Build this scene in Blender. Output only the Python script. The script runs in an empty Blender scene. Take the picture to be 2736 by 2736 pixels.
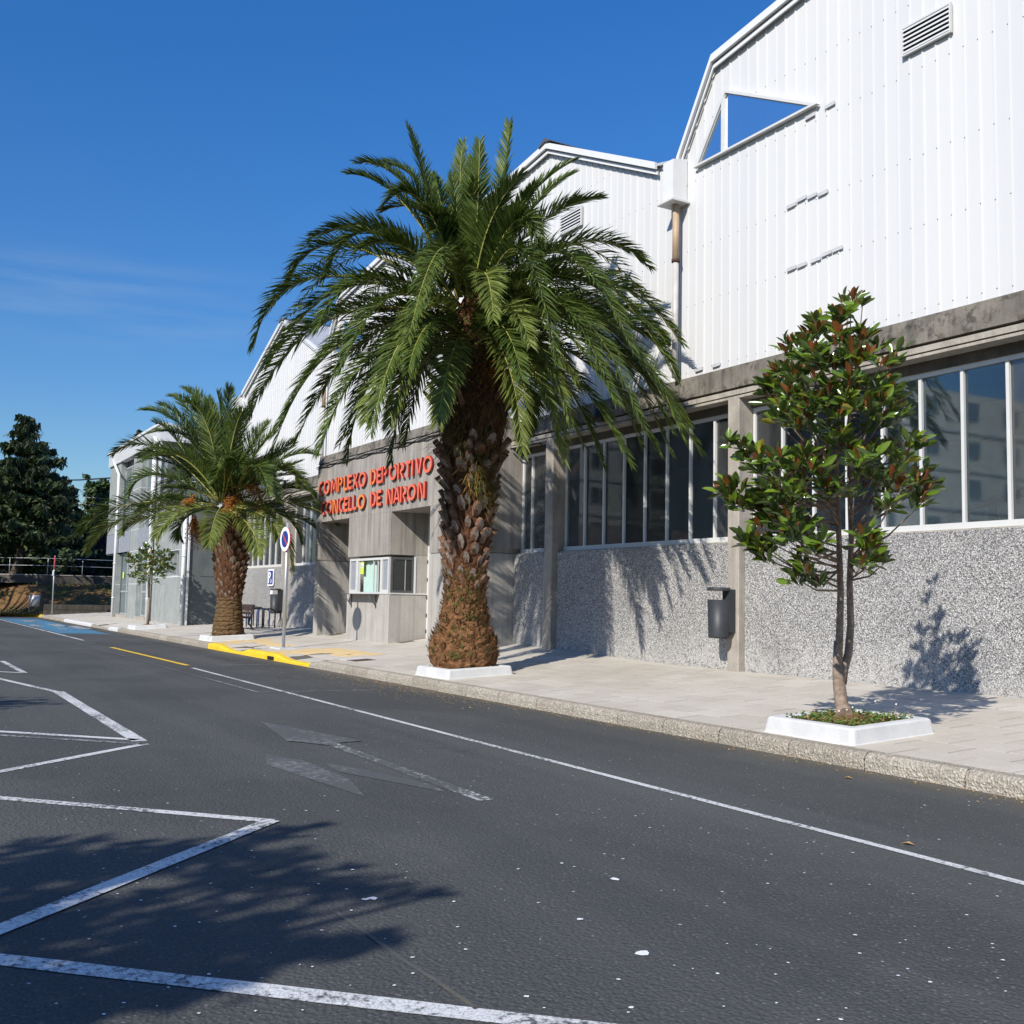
import bpy, bmesh, math, random
from mathutils import Vector, Matrix, noise as mnoise
random.seed(11)
sc = bpy.context.scene
COL = sc.collection
V = Vector
R = math.radians

# ------------------------------------------------------------------ camera
EYE = V((0, 0, 1.45))
FPX = 2845.0 / 2736.0
pitch = math.atan(238 / 2845.0)
azm = math.atan(1668 / 2845.0)
roll = 0.02
fwd = V((-math.cos(azm) * math.cos(pitch), math.sin(azm) * math.cos(pitch), math.sin(pitch)))
r0 = fwd.cross(V((0, 0, 1))).normalized()
u0 = r0.cross(fwd)
rgt = r0 * math.cos(roll) + u0 * math.sin(roll)
upv = u0 * math.cos(roll) - r0 * math.sin(roll)
cam_d = bpy.data.cameras.new('camera')
cam = bpy.data.objects.new('camera', cam_d)
COL.objects.link(cam)
cam.matrix_world = Matrix(((rgt.x, upv.x, -fwd.x, EYE.x), (rgt.y, upv.y, -fwd.y, EYE.y),
                           (rgt.z, upv.z, -fwd.z, EYE.z), (0, 0, 0, 1)))
cam_d.sensor_width = 36
cam_d.sensor_fit = 'HORIZONTAL'
cam_d.lens = 36 * FPX
cam_d.clip_start = 0.1
cam_d.clip_end = 2000
sc.camera = cam

# ------------------------------------------------------------------ sky, sun, exposure
SUN = V((1.28, -2.41, 1.90)).normalized()
sun_el = math.asin(SUN.z)
world = bpy.data.worlds.new('World')
sc.world = world
world.use_nodes = True
wn = world.node_tree
wn.nodes.clear()
sky = wn.nodes.new('ShaderNodeTexSky')
sky.sky_type = 'NISHITA'
sky.sun_disc = False
sky.sun_elevation = sun_el
sky.sun_rotation = math.atan2(SUN.x, SUN.y)
sky.altitude = 0
sky.air_density = 1.1
sky.dust_density = 0.3
sky.ozone_density = 3.2
bg = wn.nodes.new('ShaderNodeBackground')
bg.inputs['Strength'].default_value = 0.116
wo = wn.nodes.new('ShaderNodeOutputWorld')
# one thin cirrus wisp low in the sky
tc = wn.nodes.new('ShaderNodeTexCoord')
wd0 = (fwd + rgt * ((270 / 2736 - .5) / FPX) + upv * ((.5 - 800 / 2736) / FPX)).normalized()
vs_ = wn.nodes.new('ShaderNodeVectorMath'); vs_.operation = 'SUBTRACT'; vs_.inputs[1].default_value = wd0
vm_ = wn.nodes.new('ShaderNodeVectorMath'); vm_.operation = 'MULTIPLY'; vm_.inputs[1].default_value = (4.5, 4.5, 17.0)
vl_ = wn.nodes.new('ShaderNodeVectorMath'); vl_.operation = 'LENGTH'
mk = wn.nodes.new('ShaderNodeMapRange'); mk.interpolation_type = 'SMOOTHERSTEP'
mk.inputs['From Min'].default_value = 1.1; mk.inputs['From Max'].default_value = 0.0
mp = wn.nodes.new('ShaderNodeMapping')
mp.inputs['Scale'].default_value = (3.0, 3.0, 30.0)
nz = wn.nodes.new('ShaderNodeTexNoise')
nz.inputs['Scale'].default_value = 2.2
nz.inputs['Detail'].default_value = 7
cr = wn.nodes.new('ShaderNodeValToRGB')
cr.color_ramp.elements[0].position = 0.36
cr.color_ramp.elements[1].position = 0.75
cr.color_ramp.elements[1].color = (0.34, 0.34, 0.34, 1)
mu = wn.nodes.new('ShaderNodeMath'); mu.operation = 'MULTIPLY'
hs = wn.nodes.new('ShaderNodeHueSaturation')
hs.inputs['Saturation'].default_value = 1.32
hs.inputs['Hue'].default_value = 0.507
mx = wn.nodes.new('ShaderNodeMixRGB')
mx.inputs[2].default_value = (2.2, 3.2, 4.7, 1)
L = wn.links.new
L(tc.outputs['Generated'], vs_.inputs[0]); L(vs_.outputs[0], vm_.inputs[0]); L(vm_.outputs[0], vl_.inputs[0]); L(vl_.outputs['Value'], mk.inputs['Value'])
L(tc.outputs['Generated'], mp.inputs[0]); L(mp.outputs[0], nz.inputs['Vector']); L(nz.outputs['Fac'], cr.inputs[0])
L(cr.outputs[0], mu.inputs[0]); L(mk.outputs[0], mu.inputs[1])
sx_ = wn.nodes.new('ShaderNodeSeparateXYZ'); L(tc.outputs['Generated'], sx_.inputs[0])
er = wn.nodes.new('ShaderNodeValToRGB'); ee = er.color_ramp.elements
for p_, c_ in ((0.0, (.36, .40, .45)), (.20, (.40, .45, .52)), (.31, (.47, .60, .69)), (.48, (.62, .84, .95)), (1.0, (.58, .78, .90))):
    e_ = ee[0] if p_ == 0 else (ee[1] if p_ == 1.0 else ee.new(p_)); e_.position = p_; e_.color = (*c_, 1)
gm = wn.nodes.new('ShaderNodeVectorMath'); gm.operation = 'MULTIPLY'
gs = wn.nodes.new('ShaderNodeVectorMath'); gs.operation = 'SCALE'; gs.inputs['Scale'].default_value = 1.6
L(sx_.outputs[2], er.inputs[0]); L(sky.outputs[0], hs.inputs['Color']); L(hs.outputs[0], gm.inputs[0]); L(er.outputs[0], gm.inputs[1]); L(gm.outputs[0], gs.inputs[0]); L(gs.outputs[0], mx.inputs[1]); L(mu.outputs[0], mx.inputs[0])
L(mx.outputs[0], bg.inputs['Color']); L(bg.outputs[0], wo.inputs[0])
sun_d = bpy.data.lights.new('sun', 'SUN')
sun_d.energy = 4.8
sun_d.angle = R(0.5)
sun_d.color = (1.0, 0.945, 0.85)
sun = bpy.data.objects.new('sun', sun_d)
COL.objects.link(sun)
sun.rotation_euler = SUN.to_track_quat('Z', 'Y').to_euler()
sun.location = SUN * 60
sc.view_settings.view_transform = 'Standard'
sc.view_settings.look = 'None'
sc.view_settings.exposure = 0.3
sc.view_settings.gamma = 1.0
sc.view_settings.use_curve_mapping = False
sc.cycles.max_bounces = 8
sc.cycles.transparent_max_bounces = 16

# ------------------------------------------------------------------ material helpers
class MT:
    def __init__(s, name):
        s.m = bpy.data.materials.new(name); s.m.use_nodes = True
        s.t = s.m.node_tree; s.t.nodes.clear()
        s.out = s.t.nodes.new('ShaderNodeOutputMaterial')
        s.b = s.t.nodes.new('ShaderNodeBsdfPrincipled')
        s.t.links.new(s.b.outputs[0], s.out.inputs[0])
        g = s.t.nodes.new('ShaderNodeNewGeometry'); s.pos = g.outputs['Position']; s.geo = g
    def n(s, k): return s.t.nodes.new(k)
    def l(s, a, b): s.t.links.new(a, b)
    def mapped(s, scale=(1, 1, 1), src=None, rot=(0, 0, 0)):
        m = s.n('ShaderNodeMapping'); m.inputs['Scale'].default_value = scale; m.inputs['Rotation'].default_value = rot
        s.l(src or s.pos, m.inputs[0]); return m.outputs[0]
    def noise(s, sc_, detail=4, vec=None, rough=0.55):
        k = s.n('ShaderNodeTexNoise'); k.inputs['Scale'].default_value = sc_; k.inputs['Detail'].default_value = detail
        k.inputs['Roughness'].default_value = rough
        s.l(vec or s.pos, k.inputs['Vector']); return k.outputs['Fac']
    def voro(s, sc_, vec=None, feature='F1'):
        k = s.n('ShaderNodeTexVoronoi'); k.inputs['Scale'].default_value = sc_; k.feature = feature
        s.l(vec or s.pos, k.inputs['Vector']); return k
    def ramp(s, fac, stops, interp='LINEAR'):
        k = s.n('ShaderNodeValToRGB'); e = k.color_ramp.elements; k.color_ramp.interpolation = interp
        while len(e) < len(stops): e.new(0.5)
        for i, (p, c) in enumerate(stops):
            e[i].position = p
            e[i].color = (c, c, c, 1) if isinstance(c, (int, float)) else (*c, 1)
        s.l(fac, k.inputs[0]); return k.outputs[0]
    def mix(s, fac, a, b, mode='MIX'):
        k = s.n('ShaderNodeMixRGB'); k.blend_type = mode
        for i, v in ((0, fac), (1, a), (2, b)):
            if isinstance(v, (int, float)): k.inputs[i].default_value = v if i == 0 else (v, v, v, 1)
            elif isinstance(v, tuple): k.inputs[i].default_value = (*v, 1)
            else: s.l(v, k.inputs[i])
        return k.outputs[0]
    def math(s, op, a, b=0.0, clamp=False):
        k = s.n('ShaderNodeMath'); k.operation = op; k.use_clamp = clamp
        for i, v in ((0, a), (1, b)):
            if isinstance(v, (int, float)): k.inputs[i].default_value = v
            else: s.l(v, k.inputs[i])
        return k.outputs[0]
    def sep(s):
        k = s.n('ShaderNodeSeparateXYZ'); s.l(s.pos, k.inputs[0]); return k.outputs
    def rand(s):
        return s.n('ShaderNodeObjectInfo').outputs['Random']
    def base(s, c):
        if isinstance(c, tuple): s.b.inputs['Base Color'].default_value = (*c, 1)
        else: s.l(c, s.b.inputs['Base Color'])
    def rough(s, v, spec=None, metal=None):
        if isinstance(v, (int, float)): s.b.inputs['Roughness'].default_value = v
        else: s.l(v, s.b.inputs['Roughness'])
        if spec is not None: s.b.inputs['Specular IOR Level'].default_value = spec
        if metal is not None: s.b.inputs['Metallic'].default_value = metal
    def bump(s, h, strength=0.3, dist=0.02):
        k = s.n('ShaderNodeBump'); k.inputs['Strength'].default_value = strength; k.inputs['Distance'].default_value = dist
        s.l(h, k.inputs['Height']); s.l(k.outputs[0], s.b.inputs['Normal'])

M = {}
def plain(name, c, rough=0.6, spec=0.4, metal=0.0, var=0.12, vs=6.0):
    t = MT(name)
    f = t.noise(vs, 5)
    t.base(t.mix(t.ramp(f, [(0.3, 0.0), (0.7, 1.0)]), tuple(x * (1 - var) for x in c), tuple(min(1, x * (1 + var)) for x in c)))
    t.rough(rough, spec, metal); M[name] = t.m; return t

# asphalt
t = MT('asphalt')
big = t.noise(0.35, 5); mid = t.noise(3.0, 5); fine = t.noise(70, 3)
c = t.mix(t.ramp(big, [(0.3, 0), (0.7, 1)]), (0.066, 0.069, 0.067), (0.098, 0.102, 0.098))
c = t.mix(t.ramp(mid, [(0.35, 0), (0.75, 0.5)]), c, (0.105, 0.104, 0.10))
c = t.mix(t.ramp(fine, [(0.35, 0.75), (0.62, 0.0)]), c, (0.034, 0.035, 0.035))
vo = t.voro(42)
spk = t.math('MULTIPLY', t.ramp(vo.outputs['Distance'], [(0.22, 1), (0.36, 0)]), t.ramp(vo.outputs['Color'], [(0.62, 0), (0.95, 1)]))
c = t.mix(t.math('MULTIPLY', spk, 0.75), c, (0.24, 0.23, 0.215))
vo2 = t.voro(9)
spk2 = t.math('MULTIPLY', t.ramp(vo2.outputs['Distance'], [(0.05, 1), (0.09, 0)]), t.ramp(vo2.outputs['Color'], [(0.55, 0), (0.7, 1)]))
c = t.mix(t.math('MULTIPLY', spk2, 0.9), c, (0.50, 0.50, 0.48))
xyz = t.sep()
# dry tan dust gathered in the gutter, plus worn tyre tracks
gut = t.math('MULTIPLY', t.ramp(t.math('ADD', xyz[1], t.math('MULTIPLY', t.noise(1.3, 5), 0.7)), [(0.0, 0), (1.0, 1)]), 1.0)
k = t.n('ShaderNodeMapRange'); k.inputs['From Min'].default_value = 7.5; k.inputs['From Max'].default_value = 8.15
t.l(t.math('ADD', xyz[1], t.math('MULTIPLY', t.noise(1.3, 6), 0.6)), k.inputs['Value'])
kk = t.n('ShaderNodeMapRange'); kk.inputs['From Min'].default_value = 8.4; kk.inputs['From Max'].default_value = 8.6
kk.inputs['To Min'].default_value = 1; kk.inputs['To Max'].default_value = 0
t.l(xyz[1], kk.inputs['Value'])
c = t.mix(t.math('MULTIPLY', t.math('MULTIPLY', k.outputs[0], kk.outputs[0]), t.ramp(t.noise(25, 4), [(0.35, 0.25), (0.65, 0.8)])), c, (0.21, 0.17, 0.11))
crack = t.voro(0.55, t.mapped((1, 1, 1)), 'DISTANCE_TO_EDGE')
wob = t.noise(2.0, 5)
trk = t.noise(1.0, 4, t.mapped((0.06, 1.3, 1)))
c = t.mix(t.ramp(trk, [(0.45, 0.0), (0.66, 0.30)]), c, (0.115, 0.115, 0.108))
pat = t.noise(0.22, 3, rough=0.4)
c = t.mix(t.ramp(pat, [(0.555, 0.0), (0.575, 0.28)]), c, (0.048, 0.050, 0.050))
oil = t.noise(0.9, 5, rough=0.6)
c = t.mix(t.ramp(oil, [(0.66, 0.0), (0.76, 0.45)]), c, (0.034, 0.035, 0.035))
t.base(c); t.rough(t.ramp(mid, [(0.3, 0.85), (0.7, 0.97)]), 0.18)
t.bump(t.math('ADD', t.math('MULTIPLY', fine, 0.7), vo.outputs['Distance']), 0.55, 0.012)
M['asphalt'] = t.m

def paint(name, col, wear=0.45, scale=26):
    t = MT(name)
    a = t.noise(scale, 6, rough=0.7); b = t.noise(1.2, 4)
    vo = t.voro(38, feature='DISTANCE_TO_EDGE')
    lack = t.math('MULTIPLY', t.ramp(t.math('ADD', a, t.math('MULTIPLY', b, 0.5)), [(wear + 0.22, 1), (wear + 0.36, 0)]), 1.0)
    lack = t.math('MAXIMUM', lack, t.math('MULTIPLY', t.ramp(vo.outputs['Distance'], [(0.02, 1), (0.06, 0)]), 0.5))
    c = t.mix(t.noise(9, 4), tuple(x * 0.86 for x in col), col)
    c = t.mix(lack, c, (0.078, 0.080, 0.080))
    t.base(c); t.rough(0.75, 0.35); t.bump(a, 0.4, 0.01); M[name] = t.m
paint('white_paint', (0.66, 0.66, 0.64), 0.41)
paint('thin_paint', (0.40, 0.40, 0.39), 0.50)
paint('faded_paint', (0.20, 0.20, 0.195), 0.56, 14)
paint('arrow_paint', (0.52, 0.52, 0.50), 0.56, 20)
paint('yellow_paint', (0.78, 0.52, 0.035), 0.30)
paint('seam_dirt', (0.13, 0.115, 0.075), 0.50, 9)
paint('blue_paint', (0.050, 0.235, 0.39), 0.42, 7)
paint('old_white_paint', (0.45, 0.47, 0.48), 0.46, 9)

def concrete(name, light, dark, stain=(0.05, 0.045, 0.04), stain_amt=0.5, lichen=0.0, board=True, wet=0.0):
    t = MT(name)
    v = t.mapped((7, 7, 0.5))
    streak = t.noise(1.0, 6, v, 0.65)
    blot = t.noise(2.2, 6); fine = t.noise(45, 4)
    c = t.mix(t.ramp(blot, [(0.3, 0), (0.7, 1)]), dark, light)
    if board:
        w = t.n('ShaderNodeTexWave'); w.bands_direction = 'X'; w.inputs['Scale'].default_value = 1.15
        w.inputs['Distortion'].default_value = 0.4; w.inputs['Detail'].default_value = 2
        rot = t.mapped((1, 1, 0.05), rot=(0, 0, R(45)))
        t.l(rot, w.inputs['Vector'])
        c = t.mix(t.ramp(w.outputs['Fac'], [(0.02, 0.35), (0.10, 0.0)]), c, tuple(x * 0.6 for x in dark))
        brd = t.n('ShaderNodeTexVoronoi'); brd.inputs['Scale'].default_value = 5.0
        t.l(t.mapped((1, 1, 0.0), rot=(0, 0, R(45))), brd.inputs['Vector'])
        c = t.mix(0.25, c, t.ramp(brd.outputs['Color'], [(0.1, 0.16), (0.9, 0.36)]))
    c = t.mix(t.math('MULTIPLY', t.ramp(streak, [(0.48, 0), (0.72, 1)]), stain_amt), c, stain)
    c = t.mix(t.math('MULTIPLY', t.ramp(streak, [(0.28, 1), (0.42, 0)]), 0.35), c, tuple(min(1, x * 1.35) for x in light))
    if lichen:
        ln = t.noise(5.5, 8, rough=0.75)
        c = t.mix(t.math('MULTIPLY', t.ramp(ln, [(0.50, 0), (0.60, 1)]), lichen), c, (0.035, 0.032, 0.028))
        ln2 = t.noise(11, 6, rough=0.7)
        c = t.mix(t.math('MULTIPLY', t.ramp(ln2, [(0.60, 0), (0.68, 1)]), lichen * 0.7), c, (0.26, 0.21, 0.11))
    c = t.mix(t.ramp(fine, [(0.3, 0.3), (0.55, 0)]), c, tuple(x * 0.55 for x in dark))
    t.base(c); t.rough(0.92, 0.25)
    t.bump(t.math('ADD', t.math('MULTIPLY', streak, 0.6), t.math('MULTIPLY', fine, 0.5)), 0.5, 0.015)
    M[name] = t.m
concrete('concrete', (0.375, 0.340, 0.298), (0.27, 0.243, 0.212), (0.10, 0.088, 0.074), 0.62)
concrete('booth_concrete', (0.455, 0.43, 0.39), (0.37, 0.345, 0.315), (0.24, 0.21, 0.175), 0.32)
concrete('pillar_concrete', (0.40, 0.36, 0.315), (0.28, 0.25, 0.215), (0.12, 0.10, 0.085), 0.4, 0.1, False)
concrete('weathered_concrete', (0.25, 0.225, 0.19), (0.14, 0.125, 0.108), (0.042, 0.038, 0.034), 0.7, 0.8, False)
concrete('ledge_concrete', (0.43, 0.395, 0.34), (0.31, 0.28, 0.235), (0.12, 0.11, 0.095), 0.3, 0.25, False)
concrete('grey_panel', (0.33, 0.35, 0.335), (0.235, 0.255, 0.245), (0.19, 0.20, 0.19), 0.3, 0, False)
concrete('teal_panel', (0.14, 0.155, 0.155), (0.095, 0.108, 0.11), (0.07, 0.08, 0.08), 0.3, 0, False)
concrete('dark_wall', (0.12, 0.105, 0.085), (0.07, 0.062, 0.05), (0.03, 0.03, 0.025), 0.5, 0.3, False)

# pebble-dash of black, grey and white chips
t = MT('pebble_dash')
vo = t.voro(74)
sp = t.n('ShaderNodeSeparateColor'); t.l(vo.outputs['Color'], sp.inputs[0])
c = t.ramp(sp.outputs[0], [(0.0, (0.06, 0.062, 0.07)), (0.22, (0.13, 0.13, 0.142)), (0.48, (0.34, 0.332, 0.325)), (0.78, (0.56, 0.545, 0.525)), (1.0, (0.82, 0.80, 0.77))])
c = t.mix(t.ramp(sp.outputs[1], [(0.80, 0), (0.95, 0.35)]), c, (0.30, 0.24, 0.14))
c = t.mix(t.ramp(vo.outputs['Distance'], [(0.35, 0), (0.75, 0.55)]), c, (0.16, 0.155, 0.15))
xyz = t.sep()
low = t.n('ShaderNodeMapRange'); low.inputs['From Min'].default_value = 1.05; low.inputs['From Max'].default_value = 0.4
t.l(t.math('ADD', xyz[2], t.math('MULTIPLY', t.math('SUBTRACT', t.noise(0.9, 6, rough=0.65), 0.5), 1.5)), low.inputs['Value'])
sal = t.math('MULTIPLY', low.outputs[0], t.ramp(t.noise(16, 5), [(0.38, 0.0), (0.56, 0.85)]))
c = t.mix(t.ramp(t.noise(0.8, 5), [(0.44, 0.0), (0.70, 0.32)]), c, (0.10, 0.10, 0.105))
c = t.mix(t.math('MULTIPLY', sal, 0.72), c, (0.50, 0.485, 0.46))
t.base(c); t.rough(0.8, 0.4); t.bump(vo.outputs['Distance'], 0.9, 0.012); M['pebble_dash'] = t.m

# pavement tiles
t = MT('paving_tile')
rn = t.rand()
c = t.mix(rn, (0.465, 0.425, 0.365), (0.535, 0.495, 0.43))
c = t.mix(t.ramp(t.noise(1.1, 6), [(0.40, 0.0), (0.72, 0.55)]), c, (0.38, 0.335, 0.265))
c = t.mix(t.ramp(t.noise(55, 4), [(0.3, 0.32), (0.5, 0)]), c, (0.27, 0.24, 0.20))
c = t.mix(t.ramp(t.noise(4.5, 6, rough=0.7), [(0.60, 0.0), (0.74, 0.35)]), c, (0.27, 0.23, 0.18))
t.base(c); t.rough(0.85, 0.3); t.bump(t.noise(60, 4), 0.25, 0.006); M['paving_tile'] = t.m
t = MT('yellow_tile')
c = t.mix(t.noise(3, 5), (0.58, 0.42, 0.20), (0.66, 0.50, 0.27))
t.base(c); t.rough(0.85, 0.3); t.bump(t.voro(30).outputs['Distance'], 0.5, 0.01); M['yellow_tile'] = t.m
plain('joint_sand', (0.12, 0.105, 0.085), 0.95, 0.2)
t = MT('kerb_stone')
rn = t.rand()
c = t.mix(rn, (0.34, 0.30, 0.24), (0.43, 0.385, 0.315))
vo = t.voro(48)
c = t.mix(t.ramp(vo.outputs['Color'], [(0.2, 0.5), (0.8, 0.0)]), c, (0.16, 0.14, 0.12))
c = t.mix(t.ramp(vo.outputs['Color'], [(0.7, 0.0), (1.0, 0.6)]), c, (0.58, 0.53, 0.44))
c = t.mix(t.ramp(t.noise(2.5, 6, rough=0.7), [(0.52, 0.0), (0.68, 0.5)]), c, (0.20, 0.175, 0.14))
t.base(c); t.rough(0.9, 0.3); t.bump(t.math('ADD', t.noise(14, 6), vo.outputs['Distance']), 0.8, 0.02); M['kerb_stone'] = t.m
t = MT('yellow_kerb')
c = t.mix(t.ramp(t.noise(9, 6), [(0.3, 0), (0.7, 1)]), (0.62, 0.40, 0.015), (0.78, 0.54, 0.03))
c = t.mix(t.ramp(t.noise(13, 6, rough=0.75), [(0.63, 0), (0.7, 0.8)]), c, (0.33, 0.28, 0.2))
t.base(c); t.rough(0.7, 0.4); t.bump(t.noise(14, 6), 0.7, 0.02); M['yellow_kerb'] = t.m
t = MT('white_masonry')
c = t.mix(t.ramp(t.noise(3.5, 6), [(0.35, 0), (0.7, 1)]), (0.50, 0.50, 0.495), (0.60, 0.595, 0.585))
c = t.mix(t.ramp(t.noise(12, 7, rough=0.75), [(0.60, 0), (0.72, 0.35)]), c, (0.42, 0.40, 0.37))
xyz = t.sep()
t.base(c); t.rough(0.72, 0.35); t.bump(t.noise(30, 5), 0.3, 0.01); M['white_masonry'] = t.m

# white painted sheet cladding
t = MT('white_cladding')
v = t.mapped((5, 5, 0.35))
rn = t.rand()
c = t.mix(rn, (0.56, 0.56, 0.565), (0.60, 0.597, 0.592))
c = t.mix(t.ramp(t.noise(1.0, 6, v, 0.65), [(0.50, 0.0), (0.75, 0.30)]), c, (0.60, 0.58, 0.54))
t.base(c); t.rough(0.42, 0.45); M['white_cladding'] = t.m
plain('white_trim', (0.64, 0.64, 0.64), 0.4, 0.45, 0, 0.03)
plain('white_frame', (0.56, 0.56, 0.545), 0.4, 0.5, 0, 0.04)
plain('grey_frame', (0.40, 0.41, 0.42), 0.4, 0.5, 0.2, 0.05)
plain('dark_frame', (0.10, 0.10, 0.105), 0.45, 0.5, 0.2, 0.06)
plain('louvre_dark', (0.012, 0.012, 0.018), 0.7, 0.2)
plain('black_metal', (0.012, 0.012, 0.013), 0.45, 0.45)
plain('black_rubber', (0.016, 0.016, 0.017), 0.7, 0.3)
plain('bin_plastic', (0.032, 0.035, 0.040), 0.5, 0.4, 0, 0.1)
plain('brown_pipe', (0.42, 0.30, 0.195), 0.55, 0.4, 0, 0.12)
plain('grey_pipe', (0.46, 0.44, 0.42), 0.5, 0.4, 0, 0.1)
plain('white_pipe', (0.66, 0.66, 0.66), 0.45, 0.4, 0, 0.06)
plain('galvanized', (0.46, 0.47, 0.48), 0.42, 0.5, 0.55, 0.08)
plain('spandrel_metal', (0.34, 0.36, 0.40), 0.5, 0.45, 0.3, 0.10)
plain('roof_sheet', (0.40, 0.41, 0.42), 0.5, 0.4)
plain('tape_grey', (0.47, 0.47, 0.48), 0.6, 0.3)
plain('screw_metal', (0.16, 0.14, 0.13), 0.5, 0.5, 0.5)
plain('blue_enamel', (0.012, 0.045, 0.24), 0.35, 0.5, 0, 0.05)
plain('red_enamel', (0.55, 0.05, 0.06), 0.4, 0.5, 0, 0.05)
plain('sign_white', (0.80, 0.80, 0.80), 0.4, 0.5, 0, 0.02)
plain('blue_rail', (0.010, 0.045, 0.16), 0.35, 0.5)
plain('bench_wood', (0.055, 0.030, 0.020), 0.6, 0.4)
plain('rusty_iron', (0.085, 0.045, 0.038), 0.8, 0.3, 0.2)
plain('soil', (0.20, 0.115, 0.060), 0.95, 0.2, 0, 0.35, 9)
plain('dry_earth', (0.155, 0.086, 0.036), 0.95, 0.2, 0, 0.35, 1.4)
plain('interior_wall', (0.62, 0.64, 0.62), 0.8, 0.3)
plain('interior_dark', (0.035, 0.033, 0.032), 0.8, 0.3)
plain('interior_floor', (0.38, 0.36, 0.32), 0.6, 0.4)
plain('interior_ceiling', (0.30, 0.275, 0.235), 0.9, 0.2)
plain('mint_curtain', (0.38, 0.52, 0.47), 0.8, 0.2, 0, 0.06)
plain('cream_blind', (0.55, 0.52, 0.44), 0.8, 0.2, 0, 0.06)
plain('lime_card', (0.55, 0.72, 0.06), 0.6, 0.3, 0, 0.03)
plain('light_grey_door', (0.56, 0.55, 0.53), 0.5, 0.4, 0, 0.05)
plain('teal_metal', (0.05, 0.28, 0.30), 0.4, 0.5, 0.3)
plain('facade_cream', (0.72, 0.69, 0.62), 0.85, 0.2)
plain('facade_yellow', (0.60, 0.47, 0.24), 0.85, 0.2)
plain('roof_tile', (0.20, 0.15, 0.12), 0.85, 0.2)
t = MT('red_letter')
rn = t.rand()
c = t.mix(t.ramp(rn, [(0.0, 0.0), (0.80, 0.25), (0.86, 1.0)]), (0.70, 0.135, 0.090), (0.76, 0.23, 0.055))
c = t.mix(t.ramp(t.noise(6, 5), [(0.45, 0), (0.75, 0.3)]), c, (0.74, 0.24, 0.18))
t.base(c); t.rough(0.5, 0.4); M['red_letter'] = t.m
plain('letter_edge', (0.26, 0.02, 0.02), 0.5, 0.4)

def glass(name, tint, refl=1.0, body=(0.01, 0.012, 0.014), opaque=False, dust=0.0, grey_low=False):
    t = MT(name)
    fr = t.n('ShaderNodeFresnel'); fr.inputs['IOR'].default_value = 1.52
    wav = t.n('ShaderNodeBump'); wav.inputs['Strength'].default_value = 0.012; wav.inputs['Distance'].default_value = 0.05
    t.l(t.noise(1.1, 2), wav.inputs['Height'])
    gl = t.n('ShaderNodeBsdfGlossy'); gl.inputs['Roughness'].default_value = 0.03
    gl.inputs['Color'].default_value = (0.95, 0.97, 1.0, 1); t.l(wav.outputs[0], gl.inputs['Normal'])
    if opaque:
        inner = t.n('ShaderNodeBsdfDiffuse'); inner.inputs['Color'].default_value = (*body, 1)
    else:
        inner = t.n('ShaderNodeBsdfTransparent'); inner.inputs['Color'].default_value = (*tint, 1)
    ms = t.n('ShaderNodeMixShader')
    fac = t.math('MULTIPLY', fr.outputs[0], refl, True)
    t.l(fac, ms.inputs[0]); t.l(inner.outputs[0], ms.inputs[1]); t.l(gl.outputs[0], ms.inputs[2])
    du = t.n('ShaderNodeBsdfDiffuse'); du.inputs['Color'].default_value = (0.45, 0.45, 0.43, 1)
    md = t.n('ShaderNodeMixShader'); t.l(t.math('MULTIPLY', t.ramp(t.noise(2.2, 6, t.mapped((1, 1, .35)), 0.7), [(0.3, 0.35), (0.75, 1.0)]), dust), md.inputs[0])
    if grey_low:  # body turns grey below a ragged line across the pane
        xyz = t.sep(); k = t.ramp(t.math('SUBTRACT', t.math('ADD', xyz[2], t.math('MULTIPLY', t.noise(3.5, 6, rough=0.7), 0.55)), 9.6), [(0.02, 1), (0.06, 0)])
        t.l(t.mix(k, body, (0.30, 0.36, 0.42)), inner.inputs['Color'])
    t.l(ms.outputs[0], md.inputs[1]); t.l(du.outputs[0], md.inputs[2])
    t.l(md.outputs[0], t.out.inputs[0]); M[name] = t.m
glass('window_glass', (0.86, 0.90, 0.90), 1.15, dust=0.10)
glass('office_glass', (0.3, 0.3, 0.3), 1.4, (0.10, 0.145, 0.15), True)
glass('dark_glass', (0.3, 0.3, 0.3), 3.0, (0.02, 0.03, 0.035), True)
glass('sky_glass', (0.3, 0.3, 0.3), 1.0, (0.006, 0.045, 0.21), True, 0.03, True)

def foliage(name, a, b, rough=0.45, trans=0.22, under=None, spec=0.4, vs=2.5):
    t = MT(name)
    rn = t.n('ShaderNodeNewGeometry').outputs['Random Per Island']
    c = t.mix(rn, a, b)
    c = t.mix(t.ramp(t.noise(vs, 3), [(0.3, 0.0), (0.7, 0.45)]), c, tuple(x * 0.75 for x in a))
    if under: c = t.mix(t.geo.outputs['Backfacing'], c, under)
    t.base(c); t.rough(rough, spec)
    tr = t.n('ShaderNodeBsdfTranslucent'); t.l(t.mix(0.5, c, tuple(min(1, x * 2.2) for x in b)), tr.inputs['Color'])
    ms = t.n('ShaderNodeMixShader'); ms.inputs[0].default_value = trans
    t.l(t.b.outputs[0], ms.inputs[1]); t.l(tr.outputs[0], ms.inputs[2]); t.l(ms.outputs[0], t.out.inputs[0])
    M[name] = t.m
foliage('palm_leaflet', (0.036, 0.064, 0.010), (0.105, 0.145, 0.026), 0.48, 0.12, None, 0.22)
foliage('palm_leaflet_lit', (0.090, 0.120, 0.022), (0.190, 0.225, 0.055), 0.48, 0.14, None, 0.22)  # sunlit copy of the leaflets, the light put into a brighter colour
foliage('palm_dead', (0.12, 0.055, 0.02), (0.28, 0.15, 0.065), 0.8, 0.1)
plain('rachis', (0.27, 0.26, 0.065), 0.5, 0.4, 0, 0.2)
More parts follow.
